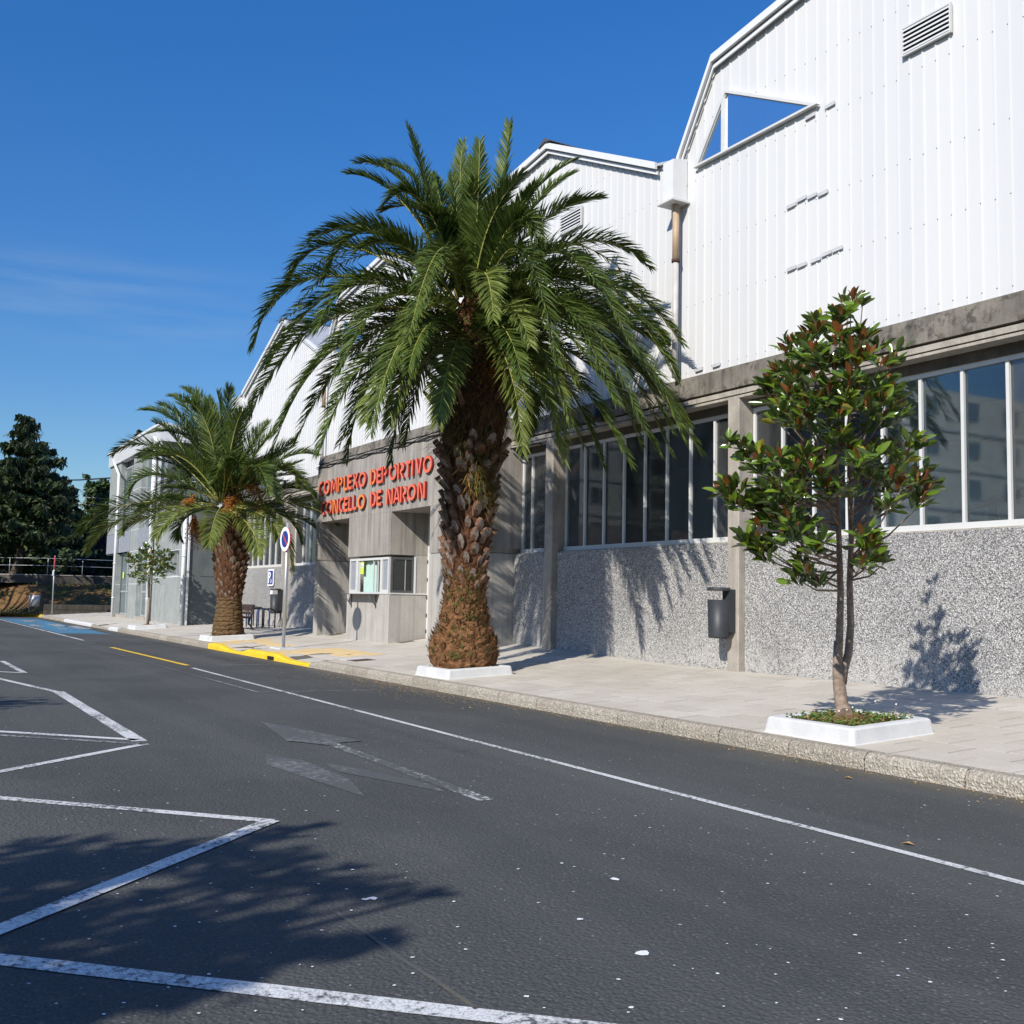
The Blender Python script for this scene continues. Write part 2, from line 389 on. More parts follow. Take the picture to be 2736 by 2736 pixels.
foliage('magnolia_leaf', (0.056, 0.115, 0.010), (0.175, 0.255, 0.022), 0.17, 0.20, (0.055, 0.085, 0.022), 0.8)
foliage('magnolia_rust', (0.11, 0.035, 0.010), (0.24, 0.085, 0.020), 0.45, 0.18)
foliage('magnolia_yellow', (0.34, 0.30, 0.04), (0.42, 0.36, 0.06), 0.4, 0.2)
foliage('conifer_needles', (0.026, 0.046, 0.016), (0.062, 0.092, 0.028), 0.7, 0.08)
foliage('dark_leaves', (0.014, 0.028, 0.010), (0.030, 0.052, 0.017), 0.6, 0.06)
foliage('tree_leaves', (0.030, 0.060, 0.015), (0.060, 0.10, 0.025), 0.6, 0.1)
foliage('ground_leaf', (0.06, 0.12, 0.018), (0.13, 0.21, 0.035), 0.6, 0.15)
foliage('bank_grass', (0.055, 0.085, 0.015), (0.15, 0.15, 0.04), 0.8, 0.1)
foliage('dry_litter', (0.30, 0.16, 0.05), (0.50, 0.36, 0.18), 0.8, 0.05)
foliage('brown_fibre', (0.05, 0.026, 0.012), (0.10, 0.055, 0.025), 0.85, 0.02)
foliage('fruit_stalk', (0.34, 0.11, 0.010), (0.50, 0.19, 0.02), 0.6, 0.05)
foliage('fruit_dark', (0.10, 0.065, 0.02), (0.30, 0.15, 0.03), 0.6, 0.03)
foliage('fern', (0.07, 0.10, 0.02), (0.14, 0.12, 0.03), 0.7, 0.15)
plain('petal_white', (0.8, 0.78, 0.72), 0.7, 0.3)
def bark(name, a, b, sc_=(6, 6, 2.5), bs=0.8):
    t = MT(name)
    n1 = t.noise(2.0, 7, t.mapped(sc_), 0.65)
    c = t.mix(t.ramp(n1, [(0.3, 0), (0.7, 1)]), a, b)
    c = t.mix(t.ramp(t.noise(26, 5), [(0.33, 0.5), (0.55, 0)]), c, tuple(x * 0.4 for x in a))
    t.base(c); t.rough(0.92, 0.2); t.bump(n1, bs, 0.03); M[name] = t.m
bark('palm_trunk', (0.040, 0.017, 0.009), (0.14, 0.062, 0.028), (7, 7, 7))
bark('palm_fibre', (0.085, 0.038, 0.016), (0.27, 0.135, 0.06), (9, 9, 9))
bark('palm_ring', (0.06, 0.036, 0.017), (0.20, 0.125, 0.06), (4, 4, 22))
t = MT('leaf_base')
rn = t.rand()
n1 = t.noise(3.0, 6, t.mapped((6, 6, 3)), 0.65)
c = t.mix(rn, (0.085, 0.038, 0.020), (0.185, 0.095, 0.055))
c = t.mix(t.ramp(n1, [(0.46, 0), (0.70, 0.6)]), c, (0.25, 0.19, 0.14))
c = t.mix(t.ramp(t.noise(20, 5), [(0.32, 0.7), (0.5, 0)]), c, (0.035, 0.018, 0.010))
t.base(c); t.rough(0.8, 0.3); t.bump(n1, 0.7, 0.02); M['leaf_base'] = t.m
bark('cut_face', (0.17, 0.135, 0.11), (0.31, 0.26, 0.22), (5, 5, 5), 0.3)
bark('magnolia_bark', (0.20, 0.145, 0.11), (0.34, 0.26, 0.205), (5, 5, 9), 0.4)
bark('tree_bark', (0.055, 0.042, 0.032), (0.12, 0.095, 0.07))

# ------------------------------------------------------------------ mesh helpers
class MB:
    def __init__(s): s.v = []; s.f = []; s.m = []; s.smooth = set()
    def add(s, vs, fs, mi=0, smooth=False):
        o = len(s.v); s.v.extend([V(p) for p in vs])
        for f in fs:
            if smooth: s.smooth.add(len(s.f))
            s.f.append([o + i for i in f]); s.m.append(mi)
        return s
    def box(s, x0, x1, y0, y1, z0, z1, mi=0):
        return s.hexa([(x0, y0, z0), (x1, y0, z0), (x1, y1, z0), (x0, y1, z0), (x0, y0, z1), (x1, y0, z1), (x1, y1, z1), (x0, y1, z1)], mi)
    def hexa(s, p, mi=0):
        return s.add(p, [(3, 2, 1, 0), (4, 5, 6, 7), (0, 1, 5, 4), (1, 2, 6, 5), (2, 3, 7, 6), (3, 0, 4, 7)], mi)
    def quad(s, a, b, c, d, mi=0): return s.add([a, b, c, d], [(0, 1, 2, 3)], mi)
    def prism(s, poly, y0, y1, mi=0, side=None):
        # polygon in x,z extruded along y
        n = len(poly)
        vs = [(x, y0, z) for x, z in poly] + [(x, y1, z) for x, z in poly]
        s.add(vs, [tuple(range(n - 1, -1, -1)), tuple(range(n, 2 * n))], mi)
        o = len(s.v) - 2 * n
        for i in range(n):
            j = (i + 1) % n
            s.f.append([o + i, o + j, o + n + j, o + n + i]); s.m.append(mi if side is None else side)
        return s
    def tube(s, pts, rad, n=8, mi=0, caps=True, smooth=True):
        pts = [V(p) for p in pts]
        if not isinstance(rad, (list, tuple)): rad = [rad] * len(pts)
        o = len(s.v); ref = None
        for i, p in enumerate(pts):
            tg = (pts[min(i + 1, len(pts) - 1)] - pts[max(i - 1, 0)]).normalized()
            if ref is None: ref = V((0, 0, 1)) if abs(tg.z) < 0.9 else V((1, 0, 0))
            a = tg.cross(ref).normalized(); b = a.cross(tg).normalized()
            ref = b
            for k in range(n):
                w = 2 * math.pi * k / n
                s.v.append(p + (a * math.cos(w) + b * math.sin(w)) * rad[i])
        for i in range(len(pts) - 1):
            for k in range(n):
                k2 = (k + 1) % n
                if smooth: s.smooth.add(len(s.f))
                s.f.append([o + i * n + k, o + i * n + k2, o + (i + 1) * n + k2, o + (i + 1) * n + k]); s.m.append(mi)
        if caps:
            s.f.append([o + k for k in range(n - 1, -1, -1)]); s.m.append(mi)
            e = o + (len(pts) - 1) * n
            s.f.append([e + k for k in range(n)]); s.m.append(mi)
        return s
    def build(s, name, mats, parent=None, kind=None, mesh_only=False):
        me = bpy.data.meshes.new(name)
        org = parent_origin(parent)
        me.from_pydata([tuple(p - org) for p in s.v], [], s.f)
        if not isinstance(mats, (list, tuple)): mats = [mats]
        for m in mats: me.materials.append(M[m])
        for i, p in enumerate(me.polygons):
            p.material_index = s.m[i]; p.use_smooth = i in s.smooth
        me.update()
        o = bpy.data.objects.new(name, me); COL.objects.link(o)
        if parent is not None: o.parent = parent
        if kind: o['kind'] = kind
        return o

def parent_origin(p):
    o = V((0, 0, 0))
    while p is not None:
        o = o + V(p.location); p = p.parent
    return o
def thing(name, loc, label, cat, group=None):
    o = bpy.data.objects.new(name, None); COL.objects.link(o)
    o.empty_display_size = 0.2; o.location = loc; o['label'] = label; o['category'] = cat
    if group: o['group'] = group
    return o
def setting(name, loc=(0, 0, 0)):
    o = bpy.data.objects.new(name, None); COL.objects.link(o); o.location = loc; o['kind'] = 'structure'; return o
def lerp(a, b, t): return a + (b - a) * t
def at(u, v, depth):
    """world point seen at photo pixel (u, v on the 1932 scale) at a distance along the view axis"""
    u = u / 1932.0 - 0.5; v = 0.5 - v / 1932.0
    d = fwd + rgt * (u / FPX) + upv * (v / FPX)
    return EYE + d * depth
def on_ground(u, v, z=0.0):
    u = u / 1932.0 - 0.5; v = 0.5 - v / 1932.0
    d = fwd + rgt * (u / FPX) + upv * (v / FPX)
    return EYE + d * ((z - EYE.z) / d.z)
def depth_of(p): return (V(p) - EYE).dot(fwd)

YK = 7.68
def kerb_top(x):
    pts = [(-200, .155), (-48.5, .14), (-47.5, .05), (-44.8, .05), (-44.0, .14), (-28.3, .155), (-27.3, .06), (-26.4, .05), (-25.7, .155), (-23.6, .16), (-22.8, .07), (-21.5, .06), (-20.8, .155), (200, .155)]
    for (a, za), (b, zb) in zip(pts, pts[1:]):
        if a <= x <= b: return lerp(za, zb, (x - a) / (b - a))
    return .155
def sstep(a, b, x):
    t_ = max(0, min(1, (x - a) / (b - a))); return t_ * t_ * (3 - 2 * t_)
def gz(x, y):
    kt = kerb_top(x)
    z = kt + (0.155 - kt) * sstep(YK + 0.1, YK + 1.4, y) + 0.054 * (y - YK)
    ex = sstep(-14.5, -20, x) if x > -25 else sstep(-36, -31, x)
    return z + max(0, y - 10.6) * 0.075 * ex

# ------------------------------------------------------------------ road and markings
road = setting('road')
MB().quad((-260, -220, 0), (160, -220, 0), (160, 60, 0), (-260, 60, 0)).build('road_surface', 'asphalt', road)
def line(name, a, b, w, mat, z=0.004):
    a = V((a[0], a[1], 0)); b = V((b[0], b[1], 0)); d = (b - a).normalized(); n = V((-d.y, d.x, 0)) * w / 2
    m = MB(); k = max(1, int((b - a).length / 0.4))
    L_ = []
    for i in range(k + 1):
        p = a + (b - a) * (i / k); j = 1 + (random.random() - .5) * 0.10
        L_.append((p - n * j, p + n * j))
    for (p0, q0), (p1, q1) in zip(L_, L_[1:]):
        m.quad((p0.x, p0.y, z), (p1.x, p1.y, z), (q1.x, q1.y, z), (q0.x, q0.y, z))
    return m.build(name, mat, road)
line('edge_line', (-21.6, 5.37), (8.0, 5.32), 0.075, 'white_paint')
line('edge_line', (-19.0, 4.93), (-36.0, 4.86), 0.05, 'faded_paint')
line('edge_line', (-19.0, 4.93), (-15.9, 4.95), 0.055, 'thin_paint', 0.008)
line('bay_line', (-15.95, 4.93), (-15.75, 7.5), 0.06, 'thin_paint')
line('bay_line', (-22.2, 5.45), (-22.45, 7.66), 0.075, 'thin_paint')
line('bay_line', (-30.2, 5.3), (-31.0, 7.6), 0.09, 'thin_paint')
line('bay_line', (-34.6, 5.3), (-35.2, 7.6), 0.08, 'thin_paint')
line('edge_line', (-34.6, 5.32), (-62.5, 5.15), 0.09, 'white_paint')
line('loading_line', (-30.1, 5.33), (-22.3, 5.45), 0.12, 'yellow_paint', 0.008)
# old worn lettering boxes inside the bays
for (x0, y0, x1, y1) in ((-25.7, 6.55, -23.5, 6.62), (-25.7, 6.95, -23.5, 7.0), (-25.75, 6.55, -25.7, 7.0), (-18.8, 6.2, -18.3, 6.24), (-18.8, 6.45, -18.3, 6.49), (-18.8, 6.2, -18.75, 6.49)):
    MB().quad((x0, y0, .004), (x1, y0, .004), (x1, y1, .004), (x0, y1, .004)).build('worn_lettering', 'faded_paint', road)
m = MB()
for i in range(9):
    x = -25.6 + i * 0.23
    m.quad((x, 6.66, .004), (x + .12, 6.66, .004), (x + .12, 6.92, .004), (x, 6.92, .004))
m.build('worn_lettering', 'faded_paint', road)
# blue disabled bays
MB().quad((-62.0, 5.28, .004), (-40.6, 5.45, .004), (-39.7, 7.0, .004), (-62.0, 7.1, .004)).build('blue_bay', 'blue_paint', road)
for (x0, x1, y0, y1) in ((-58.5, -55, 5.9, 6.5), (-52.5, -48.6, 6.35, 6.9), (-51, -47.5, 5.5, 5.8), (-46.5, -45.3, 6.0, 6.4), (-49.5, -45.2, 6.75, 7.3), (-43.4, -42.9, 5.8, 6.0)):
    MB().quad((x0, y0, .008), (x1, y0, .008), (x1, y1, .008), (x0, y1, .008)).build('worn_symbol', 'old_white_paint', road)
# zigzag of bays in the near car park
line('bay_line', (-24.5, 0.8), (-16.88, 2.25), 0.10, 'white_paint')
line('bay_line', (-16.88, 2.28), (-11.0, 2.26), 0.15, 'white_paint')
line('bay_line', (-11.12, 2.26), (-16.5, -3.0), 0.11, 'white_paint')
line('bay_line', (-10.78, 2.27), (-16.2, -3.1), 0.09, 'thin_paint')
line('bay_line', (-10.8, 2.27), (-4.0, -5.4), 0.10, 'white_paint')
line('bay_line', (-6.83, 2.25), (-12.0, -2.65), 0.10, 'white_paint')
line('bay_line', (-6.83, 2.25), (1.2, -6.0), 0.115, 'white_paint', 0.008)
line('bay_line', (-20.9, 2.25), (-24.0, -0.6), 0.10, 'white_paint')
line('bay_line', (-20.9, 2.25), (-24.5, 2.2), 0.10, 'white_paint')
line('bay_line', (-4.8, 0.42), (-2.2, 3.1), 0.115, 'white_paint')
line('bay_line', (-6.6, -1.4), (-4.8, 0.42), 0.115, 'white_paint')
# turn arrow, worn
line('lane_arrow', (-6.88, 3.87), (-10.6, 3.93), 0.13, 'arrow_paint')
m = MB()
m.add([(-12.25, 3.84, .008), (-10.2, 4.28, .008), (-10.15, 3.98, .008), (-9.95, 3.9, .008), (-10.5, 3.58, .008)], [(0, 4, 3, 2, 1)])
m.build('arrow_head', 'faded_paint', road)
m = MB()
m.add([(-9.7, 3.12, .004), (-9.1, 2.93, .004), (-7.35, 3.12, .004), (-8.1, 3.3, .004), (-9.2, 3.3, .004)], [(0, 1, 2, 3, 4)])
m.add([(-9.0, 3.42, .004), (-8.5, 3.36, .004), (-7.3, 3.74, .004), (-7.6, 3.8, .004), (-8.5, 3.6, .004)], [(0, 1, 2, 3, 4)])
m.build('worn_arrow', 'faded_paint', road)
seam = [on_ground(*q) for q in ((635, 1722), (700, 1768), (760, 1812), (820, 1850), (900, 1905))]
for a_, b_ in zip(seam, seam[1:]): line('mossy_seam', (a_.x, a_.y), (b_.x, b_.y), 0.022, 'seam_dirt')
# small flat splashes and chips lying on the asphalt
m = MB()
def blotch(x, y, r, z=.005, mi=0):
    n = random.randint(6, 9); a0 = random.random() * 6
    pts = [(x + math.cos(a0 + 6.283 * i / n) * r * random.uniform(.5, 1.2), y + math.sin(a0 + 6.283 * i / n) * r * random.uniform(.5, 1.2), z) for i in range(n)]
    m.add(pts, [tuple(range(n))], mi)
for (u, v, r) in ((1211, 1800, .045), (1162, 1660, .03), (703, 1696, .03), (690, 1698, .02), (1060, 1630, .015), (1095, 1736, .02)):
    p = on_ground(u, v); blotch(p.x, p.y, r)
for i in range(150):
    p = on_ground(random.uniform(100, 1930), random.uniform(1480, 1930)); blotch(p.x, p.y, random.uniform(.004, .011))
m.build('paint_splashes', 'sign_white', road, 'stuff')
m = MB()
for i in range(900):
    x = random.gauss(-16.5, 2.2); y = YK - abs(random.gauss(0, 0.45)) - 0.02
    r = random.uniform(.006, .016); a = random.random() * 6
    p = V((x, y, .006)); d = V((math.cos(a), math.sin(a), 0)) * r; e = V((-d.y, d.x, 0)) * .6
    m.add([p - d, p + e, p + d + V((0, 0, .006)), p - e], [(0, 3, 2, 1)])
for i in range(260):
    x = random.uniform(-14, -3.5); y = YK - abs(random.gauss(0, 0.12)) - 0.01
    r = random.uniform(.006, .02); a = random.random() * 6
    p = V((x, y, .006)); d = V((math.cos(a), math.sin(a), 0)) * r; e = V((-d.y, d.x, 0)) * .5
    m.add([p - d, p + e, p + d + V((0, 0, .008)), p - e], [(0, 3, 2, 1)])
m.build('gutter_litter', 'dry_litter', road, 'stuff')
for (u, v) in ((885, 1337), (1713, 1595), (1283, 2000), (1600, 1470)):
    p = on_ground(u, v); m = MB(); a = random.random() * 3
    d = V((math.cos(a), math.sin(a), 0)) * .045; e = V((-d.y, d.x, 0)) * .4
    m.add([p - d + V((0, 0, .006)), p - e + V((0, 0, .02)), p + d + V((0, 0, .010)), p + e + V((0, 0, .022))], [(0, 1, 2), (0, 2, 3)])
    o = m.build('fallen_leaf', 'dry_litter'); 
    o['label'] = {885: 'curled yellow leaf lying on the asphalt below the big palm', 1713: 'small tan leaf on the asphalt right of the long white line',
                  1283: 'fallen leaf in the very foreground of the road', 1600: 'tiny dry leaf by the kerb near the magnolia planter'}[u]
    o['category'] = 'leaf'; o['group'] = 'fallen leaves on the road'

# ------------------------------------------------------------------ pavement, kerb
pav = setting('pavement')
m = MB()
xs = [-66 + 0.75 * i for i in range(95)]
ys = [7.85, 8.3, 8.9, 9.6, 10.6, 11.5, 12.4, 14.5]
g = [[len(m.v) + 0 for _ in ys] for _ in xs]
for i, x in enumerate(xs):
    for j, y in enumerate(ys):
        g[i][j] = len(m.v); m.v.append(V((x, y, gz(x, y) - 0.005)))
for i in range(len(xs) - 1):
    for j in range(len(ys) - 1):
        m.f.append([g[i][j], g[i + 1][j], g[i + 1][j + 1], g[i][j + 1]]); m.m.append(0)
m.build('pavement_bed', 'joint_sand', pav)
tiles = []
ROW = 0.40; TL = 0.60
for j in range(0, 12):
    y0 = 7.835 + j * ROW
    for i in range(0, 104):
        x1 = -3.6 - i * TL - (TL / 2 if j % 2 else 0); x0 = x1 - TL
        if x0 < -65: continue
        yl = 12.07
        if -29.75 < x0 and x1 < -20.4 and y0 > 10.78 and not (-29.4 < x0 < -27.3 or -24.4 < x0 < -21): continue
        if -59 < x1 < -41.4 and y0 > 9.99: continue
        y1 = min(y0 + ROW, 12.9 if -29 < x0 < -21 else yl)
        if y1 - y0 < 0.05: continue
        tiles.append((abs(x0) + abs(y0) * .2, x0, x1, y0, y1))
tiles.sort()
def is_tactile(x, y):
    return ((-24.6 < x < -23.4 and y < 9.3) or (-24.6 < x < -21.4 and 8.6 < y < 9.4) or (-29.6 < x < -28.4 and y < 9.3) or (-29.6 < x < -25.9 and 8.5 < y < 9.0))
rest = MB(); resty = MB()
def tile_geo(m, x0, x1, y0, y1, mi=0):
    gap = 0.009; lift = random.uniform(-.0025, .0025)
    big = 0.012 if (round((x1 + 3.6) / TL * 2) % 13 == 0) else gap
    c = [(x0 + gap, y0 + gap), (x1 - big, y0 + gap), (x1 - big, y1 - gap), (x0 + gap, y1 - gap)]
    tx = random.uniform(-.001, .001)
    vs = [(x, y, gz(x, y) - 0.03) for x, y in c] + [(x, y, gz(x, y) + lift + tx * (1 if k in (0, 3) else -1)) for k, (x, y) in enumerate(c)]
    m.hexa(vs, mi)
for n_, (_, x0, x1, y0, y1) in enumerate(tiles):
    tac = is_tactile((x0 + x1) / 2, (y0 + y1) / 2)
    if n_ < 300:
        m = MB(); tile_geo(m, x0, x1, y0, y1)
        m.build('paving_tile', 'yellow_tile' if tac else 'paving_tile', pav)
    else: tile_geo(resty if tac else rest, x0, x1, y0, y1)
rest.build('distant_tiles', 'paving_tile', pav, 'stuff')
resty.build('tactile_tiles', 'yellow_tile', pav, 'stuff')
x = -2.0
while x > -65:
    ln = random.uniform(0.85, 1.05) if x > -20 else 1.0
    x1, x0 = x - 0.007, x - ln + 0.007
    m = MB()
    yel = -28.9 < (x0 + x1) / 2 < -20.9
    far_white = -56 < (x0 + x1) / 2 < -42.3 and kerb_top((x0 + x1) / 2) > 0.1
    k = 7 if yel else 5
    prof = []
    for i in range(k + 1):
        xx = lerp(x0, x1, i / k); zt = kerb_top(xx)
        w1 = 0.008 * mnoise.noise(V((xx * 2.1, 0, 0))); w2 = 0.01 * mnoise.noise(V((xx * 2.7, 5, 0)))
        prof.append([(xx, YK + w1, -0.1), (xx, YK + w1 + .006, zt * 0.55 + w2), (xx, YK + 0.018 + w1, zt - 0.028 + w2), (xx, YK + 0.05 + w1, zt + w2 * .4), (xx, YK + .155, zt + 0.008)
                     , (xx, YK + .158, -0.1)])
    o = 0
    for i in range(k + 1): m.v.extend([V(p) for p in prof[i]])
    for i in range(k):
        for j in range(5):
            m.f.append([i * 6 + j, (i + 1) * 6 + j, (i + 1) * 6 + j + 1, i * 6 + j + 1]); m.m.append(0)
    m.f.append([0, 1, 2, 3, 4, 5]); m.m.append(0); m.f.append([k * 6 + 5 - q for q in range(6)]); m.m.append(0)
    m.build('kerb_stone', 'yellow_kerb' if yel else ('white_masonry' if far_white else 'kerb_stone'), pav)
    x -= ln
# gutter inlet in the yellow kerb
MB().box(-24.05, -23.6, YK - .012, YK + .01, 0.012, 0.09).build('gutter_inlet', 'black_rubber', pav)

dc = thing('drain_cover', (-20.28, 8.42, gz(-20.28, 8.42)), 'rusty square iron drain cover set in the pavement near the big palm', 'drain cover')
m = MB()
c = [(-20.5, 8.2), (-20.05, 8.2), (-20.05, 8.65), (-20.5, 8.65)]
m.hexa([(x, y, gz(x, y) - .01) for x, y in c] + [(x, y, gz(x, y) + .006) for x, y in c]); m.build('cover_plate', 'rusty_iron', dc)
m = MB()
c = [(-20.95, 8.2), (-20.55, 8.2), (-20.55, 8.65), (-20.95, 8.65)]
m.hexa([(x, y, gz(x, y) - .01) for x, y in c] + [(x, y, gz(x, y) + .005) for x, y in c]); m.build('cement_patch', 'white_masonry', dc)

# ------------------------------------------------------------------ sports hall
hall = thing('sports_hall', (-20, 12, 0.35), 'long sports hall with white ribbed metal gables above a concrete and pebble-dash ground floor', 'sports hall')
P = 8.85
def roofline():
    pts = []
    for k in range(-1, 3):
        a = -10.22 - P * k
        pts += [(a + 3.85, 9.55), (a, 11.36), (a - 3.46, 10.93), (a - 4.38, 9.42)]
    a = -10.22 - P * 3 - 0.2
    pts += [(a + 3.95, 9.55), (a, 11.44), (-41.75, 9.50), (-42.8, 9.42)]
    return pts
RL = roofline()
def roof_z(x):
    if x >= RL[0][0]: return RL[0][1]
    for (a, za), (b, zb) in zip(RL, RL[1:]):
        if b <= x <= a: return lerp(za, zb, (a - x) / (a - b))
    return RL[-1][1]
ZB = 5.38
# body behind the sheets and the pitched roofs
m = MB()
poly = [(RL[0][0], ZB)] + RL + [(RL[-1][0], ZB)]
m.prism([(x, z - (0 if z == ZB else .06)) for x, z in poly], 12.06, 40.0)
m.build('gable_wall', 'white_trim', hall)
for (a, za), (b, zb) in zip(RL, RL[1:]):
    ln = math.hypot(a - b, za - zb); nx, nzv = (za - zb) / ln * -1, (a - b) / ln
    off = 0.05
    q = [(a + nx * 0, za), (b, zb), (b, zb + off), (a, za + off)]
    MB().prism([(p[0], p[1]) for p in q], 11.9, 40.0).build('roof_slope', 'roof_sheet', hall)
    if abs(za - zb) > 0.2:
        # folded verge flashing on the gable edge
        q = [(a, za + off + .012), (b, zb + off + .012), (b, zb - .07), (a, za - .07)]
        MB().prism(q, 11.84, 11.895).build('verge_flashing', 'white_trim', hall)
        q = [(a, za - .10), (b, zb - .10), (b, zb - .17), (a, za - .17)]
        MB().prism(q, 11.90, 11.93).build('verge_flashing', 'white_trim', hall)
for k in range(0, 4):
    a = -10.22 - P * k - (0.2 if k == 3 else 0)
    MB().prism([(a - .25, 11.36), (a, 11.47 + .04), (a + .25, 11.36), (a, 11.42)], 11.80, 40).build('ridge_cap', 'dark_frame', hall)
# ribbed cladding sheets
bp = [p[0] for p in RL]
SH = 0.2178
ns = int((42.75 - 6.4) / SH)
screws = MB()
for i in range(ns):
    x1 = -6.4 - i * SH; x0 = x1 - SH
    zb = ZB
    low_cut = (x0 + x1) / 2 < -37.35
    if low_cut: zb = 6.72
    yv = 12.0
    prof = [(x0 + .0015, yv + .014), (x0 + .004, yv - .015), (x0 + .024, yv - .015), (x0 + .032, yv), (x1, yv)]
    extra = [b for b in bp if x0 + .033 < b < x1 - .001]
    for b in sorted(extra): prof.insert(len(prof) - 1, (b, yv))
    m = MB()
    for (px, py) in prof:
        m.v += [V((px, py, zb)), V((px, py, roof_z(px) - .012))]
    for j in range(len(prof) - 1):
        m.f.append([2 * j, 2 * j + 2, 2 * j + 3, 2 * j + 1]); m.m.append(0)
    m.build('cladding_sheet', 'white_cladding', hall)
    for zz in (5.53, 6.71, 7.70, 8.94, 9.95):
        if zb < zz < roof_z((x0 + x1) / 2) - .25:
            cx, cz = x0 + .014, zz + random.uniform(-.012, .012); rr = .0105
            screws.add([(cx + rr * math.cos(w), yv - .016, cz + rr * math.sin(w)) for w in [6.283 * q / 6 for q in range(6)]] + [(cx, yv - .027, cz)],
                       [(q, (q + 1) % 6, 6) for q in range(6)])
screws.build('screws', 'screw_metal', hall, 'stuff')
m = MB()
m.box(-42.75, -37.3, 12.02, 12.05, 5.42, 6.70); m.build('dark_upper_wall', 'teal_panel', hall)  # upper wall in the dark teal panel colour
# grey sealing patches on the sheets
for (xa, za, n_) in ((-11.6, 9.05, 1), (-11.2, 9.05, 1), (-12.0, 7.73, 4), (-12.0, 6.73, 2), (-11.5, 6.73, 3), (-14.2, 5.50, 1), (-13.75, 5.50, 1), (-12.2, 5.5, 1), (-11.8, 5.5, 1)):
    for q in range(n_):
        x = xa + q * SH; z = za + random.uniform(-.03, .03)
        m = MB(); m.hexa([(x, 11.962, z), (x + .2, 11.962, z + .01), (x + .2, 11.974, z + .01), (x, 11.974, z), (x, 11.962, z + .055), (x + .2, 11.962, z + .065), (x + .2, 11.974, z + .065), (x, 11.974, z + .055)])
        m.build('sealing_patch', 'tape_grey', hall)
# louvre vents and triangular windows, one set per gable
for k in range(0, 3):
    dx = -P * k
    a, b = -9.74 + dx, -8.93 + dx
    f = MB()
    f.box(a, b, 11.93, 11.975, 9.21, 9.235).box(a, b, 11.93, 11.975, 9.605, 9.63).box(a, a + .025, 11.93, 11.975, 9.235, 9.605).box(b - .025, b, 11.93, 11.975, 9.235, 9.605)
    fo = f.build('louvre_vent', 'white_frame', hall)
    MB().box(a + .025, b - .025, 11.962, 11.972, 9.235, 9.605).build('vent_void', 'louvre_dark', fo)
    for s in range(6):
        z = 9.245 + s * .064
        MB().hexa([(a + .025, 11.932, z), (b - .025, 11.932, z), (b - .025, 11.955, z + .012), (a + .025, 11.955, z + .012), (a + .025, 11.932, z + .026), (b - .025, 11.932, z + .026), (b - .025, 11.955, z + .034), (a + .025, 11.955, z + .034)]).build('slat', 'white_trim', fo)
    T = [(-14.20 + dx, 9.15), (-11.30 + dx, 9.16), (-13.42 + dx, 10.27)]
    cx = sum(p[0] for p in T) / 3; cz = sum(p[1] for p in T) / 3
    def inset(p, s): return (cx + (p[0] - cx) * s, cz + (p[1] - cz) * s)
    I = [inset(p, .90) for p in T]
    fr = MB()
    for q in range(3):
        p0, p1 = T[q], T[(q + 1) % 3]; i0, i1 = I[q], I[(q + 1) % 3]
        fr.prism([p0, p1, i1, i0], 11.90, 11.975)
    tw = fr.build('triangular_window', 'white_frame', hall)
    I2 = [inset(p, .865) for p in T]; gk = MB()
    for q in range(3): gk.prism([I[q], I[(q + 1) % 3], I2[(q + 1) % 3], I2[q]], 11.925, 11.944)
    gk.build('gasket', 'grey_frame', tw)
    xd = -13.45 + dx
    t_ = (xd - I[0][0]) / (I[2][0] - I[0][0]); ztop = lerp(I[0][1], I[2][1], t_) if t_ <= 1 else I[2][1]
    MB().prism([(xd - .03, I[0][1]), (xd + .05, I[0][1]), (xd + .05, I[2][1] - .03), (xd - .03, ztop - .02)], 11.905, 11.97).build('mullion', 'white_frame', tw)
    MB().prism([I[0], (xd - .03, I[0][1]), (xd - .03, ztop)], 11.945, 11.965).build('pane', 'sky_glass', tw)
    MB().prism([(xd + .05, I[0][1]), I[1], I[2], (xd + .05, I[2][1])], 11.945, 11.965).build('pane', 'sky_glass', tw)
# rainwater heads in the valleys with pipes below
for k in range(0, 5):
    xc = -14.6 - P * k if k < 4 else -42.25
    if k == 3: xc = -32.3 - 0.0
    if k > 3: xc = -42.25
    if k == 3: continue
    hb = MB(); w = .14
    hb.hexa([(xc - w, 11.66, 8.62), (xc + w, 11.66, 8.62), (xc + w, 11.98, 8.62), (xc - w, 11.98, 8.62), (xc - w, 11.66, 9.36), (xc + w, 11.66, 9.36), (xc + w, 11.98, 9.42), (xc - w, 11.98, 9.42)])
    ho = hb.build('rainwater_head', 'white_trim', hall)
    MB().box(xc - w - .09, xc + w + .07, 11.59, 11.99, 8.585, 8.62).build('base_flange', 'white_frame', ho)
    MB().tube([(xc - w - .12, 11.78, 9.33), (xc - w + .02, 11.78, 9.33)], .05, 10).build('overflow_spout', 'white_pipe', ho)
    dp = MB().tube([(xc + .02, 11.83, 8.585), (xc + .02, 11.83, 7.55)], .062, 12).build('downpipe', 'brown_pipe', hall)
    MB().tube([(xc + .02, 11.83, 7.55), (xc + .02, 11.83, 5.44)], .055, 12).build('lower_pipe', 'grey_pipe', dp)
    MB().tube([(xc + .02, 11.83, 7.58), (xc + .02, 11.83, 7.53)], .075, 12).build('pipe_clip', 'rusty_iron', dp)
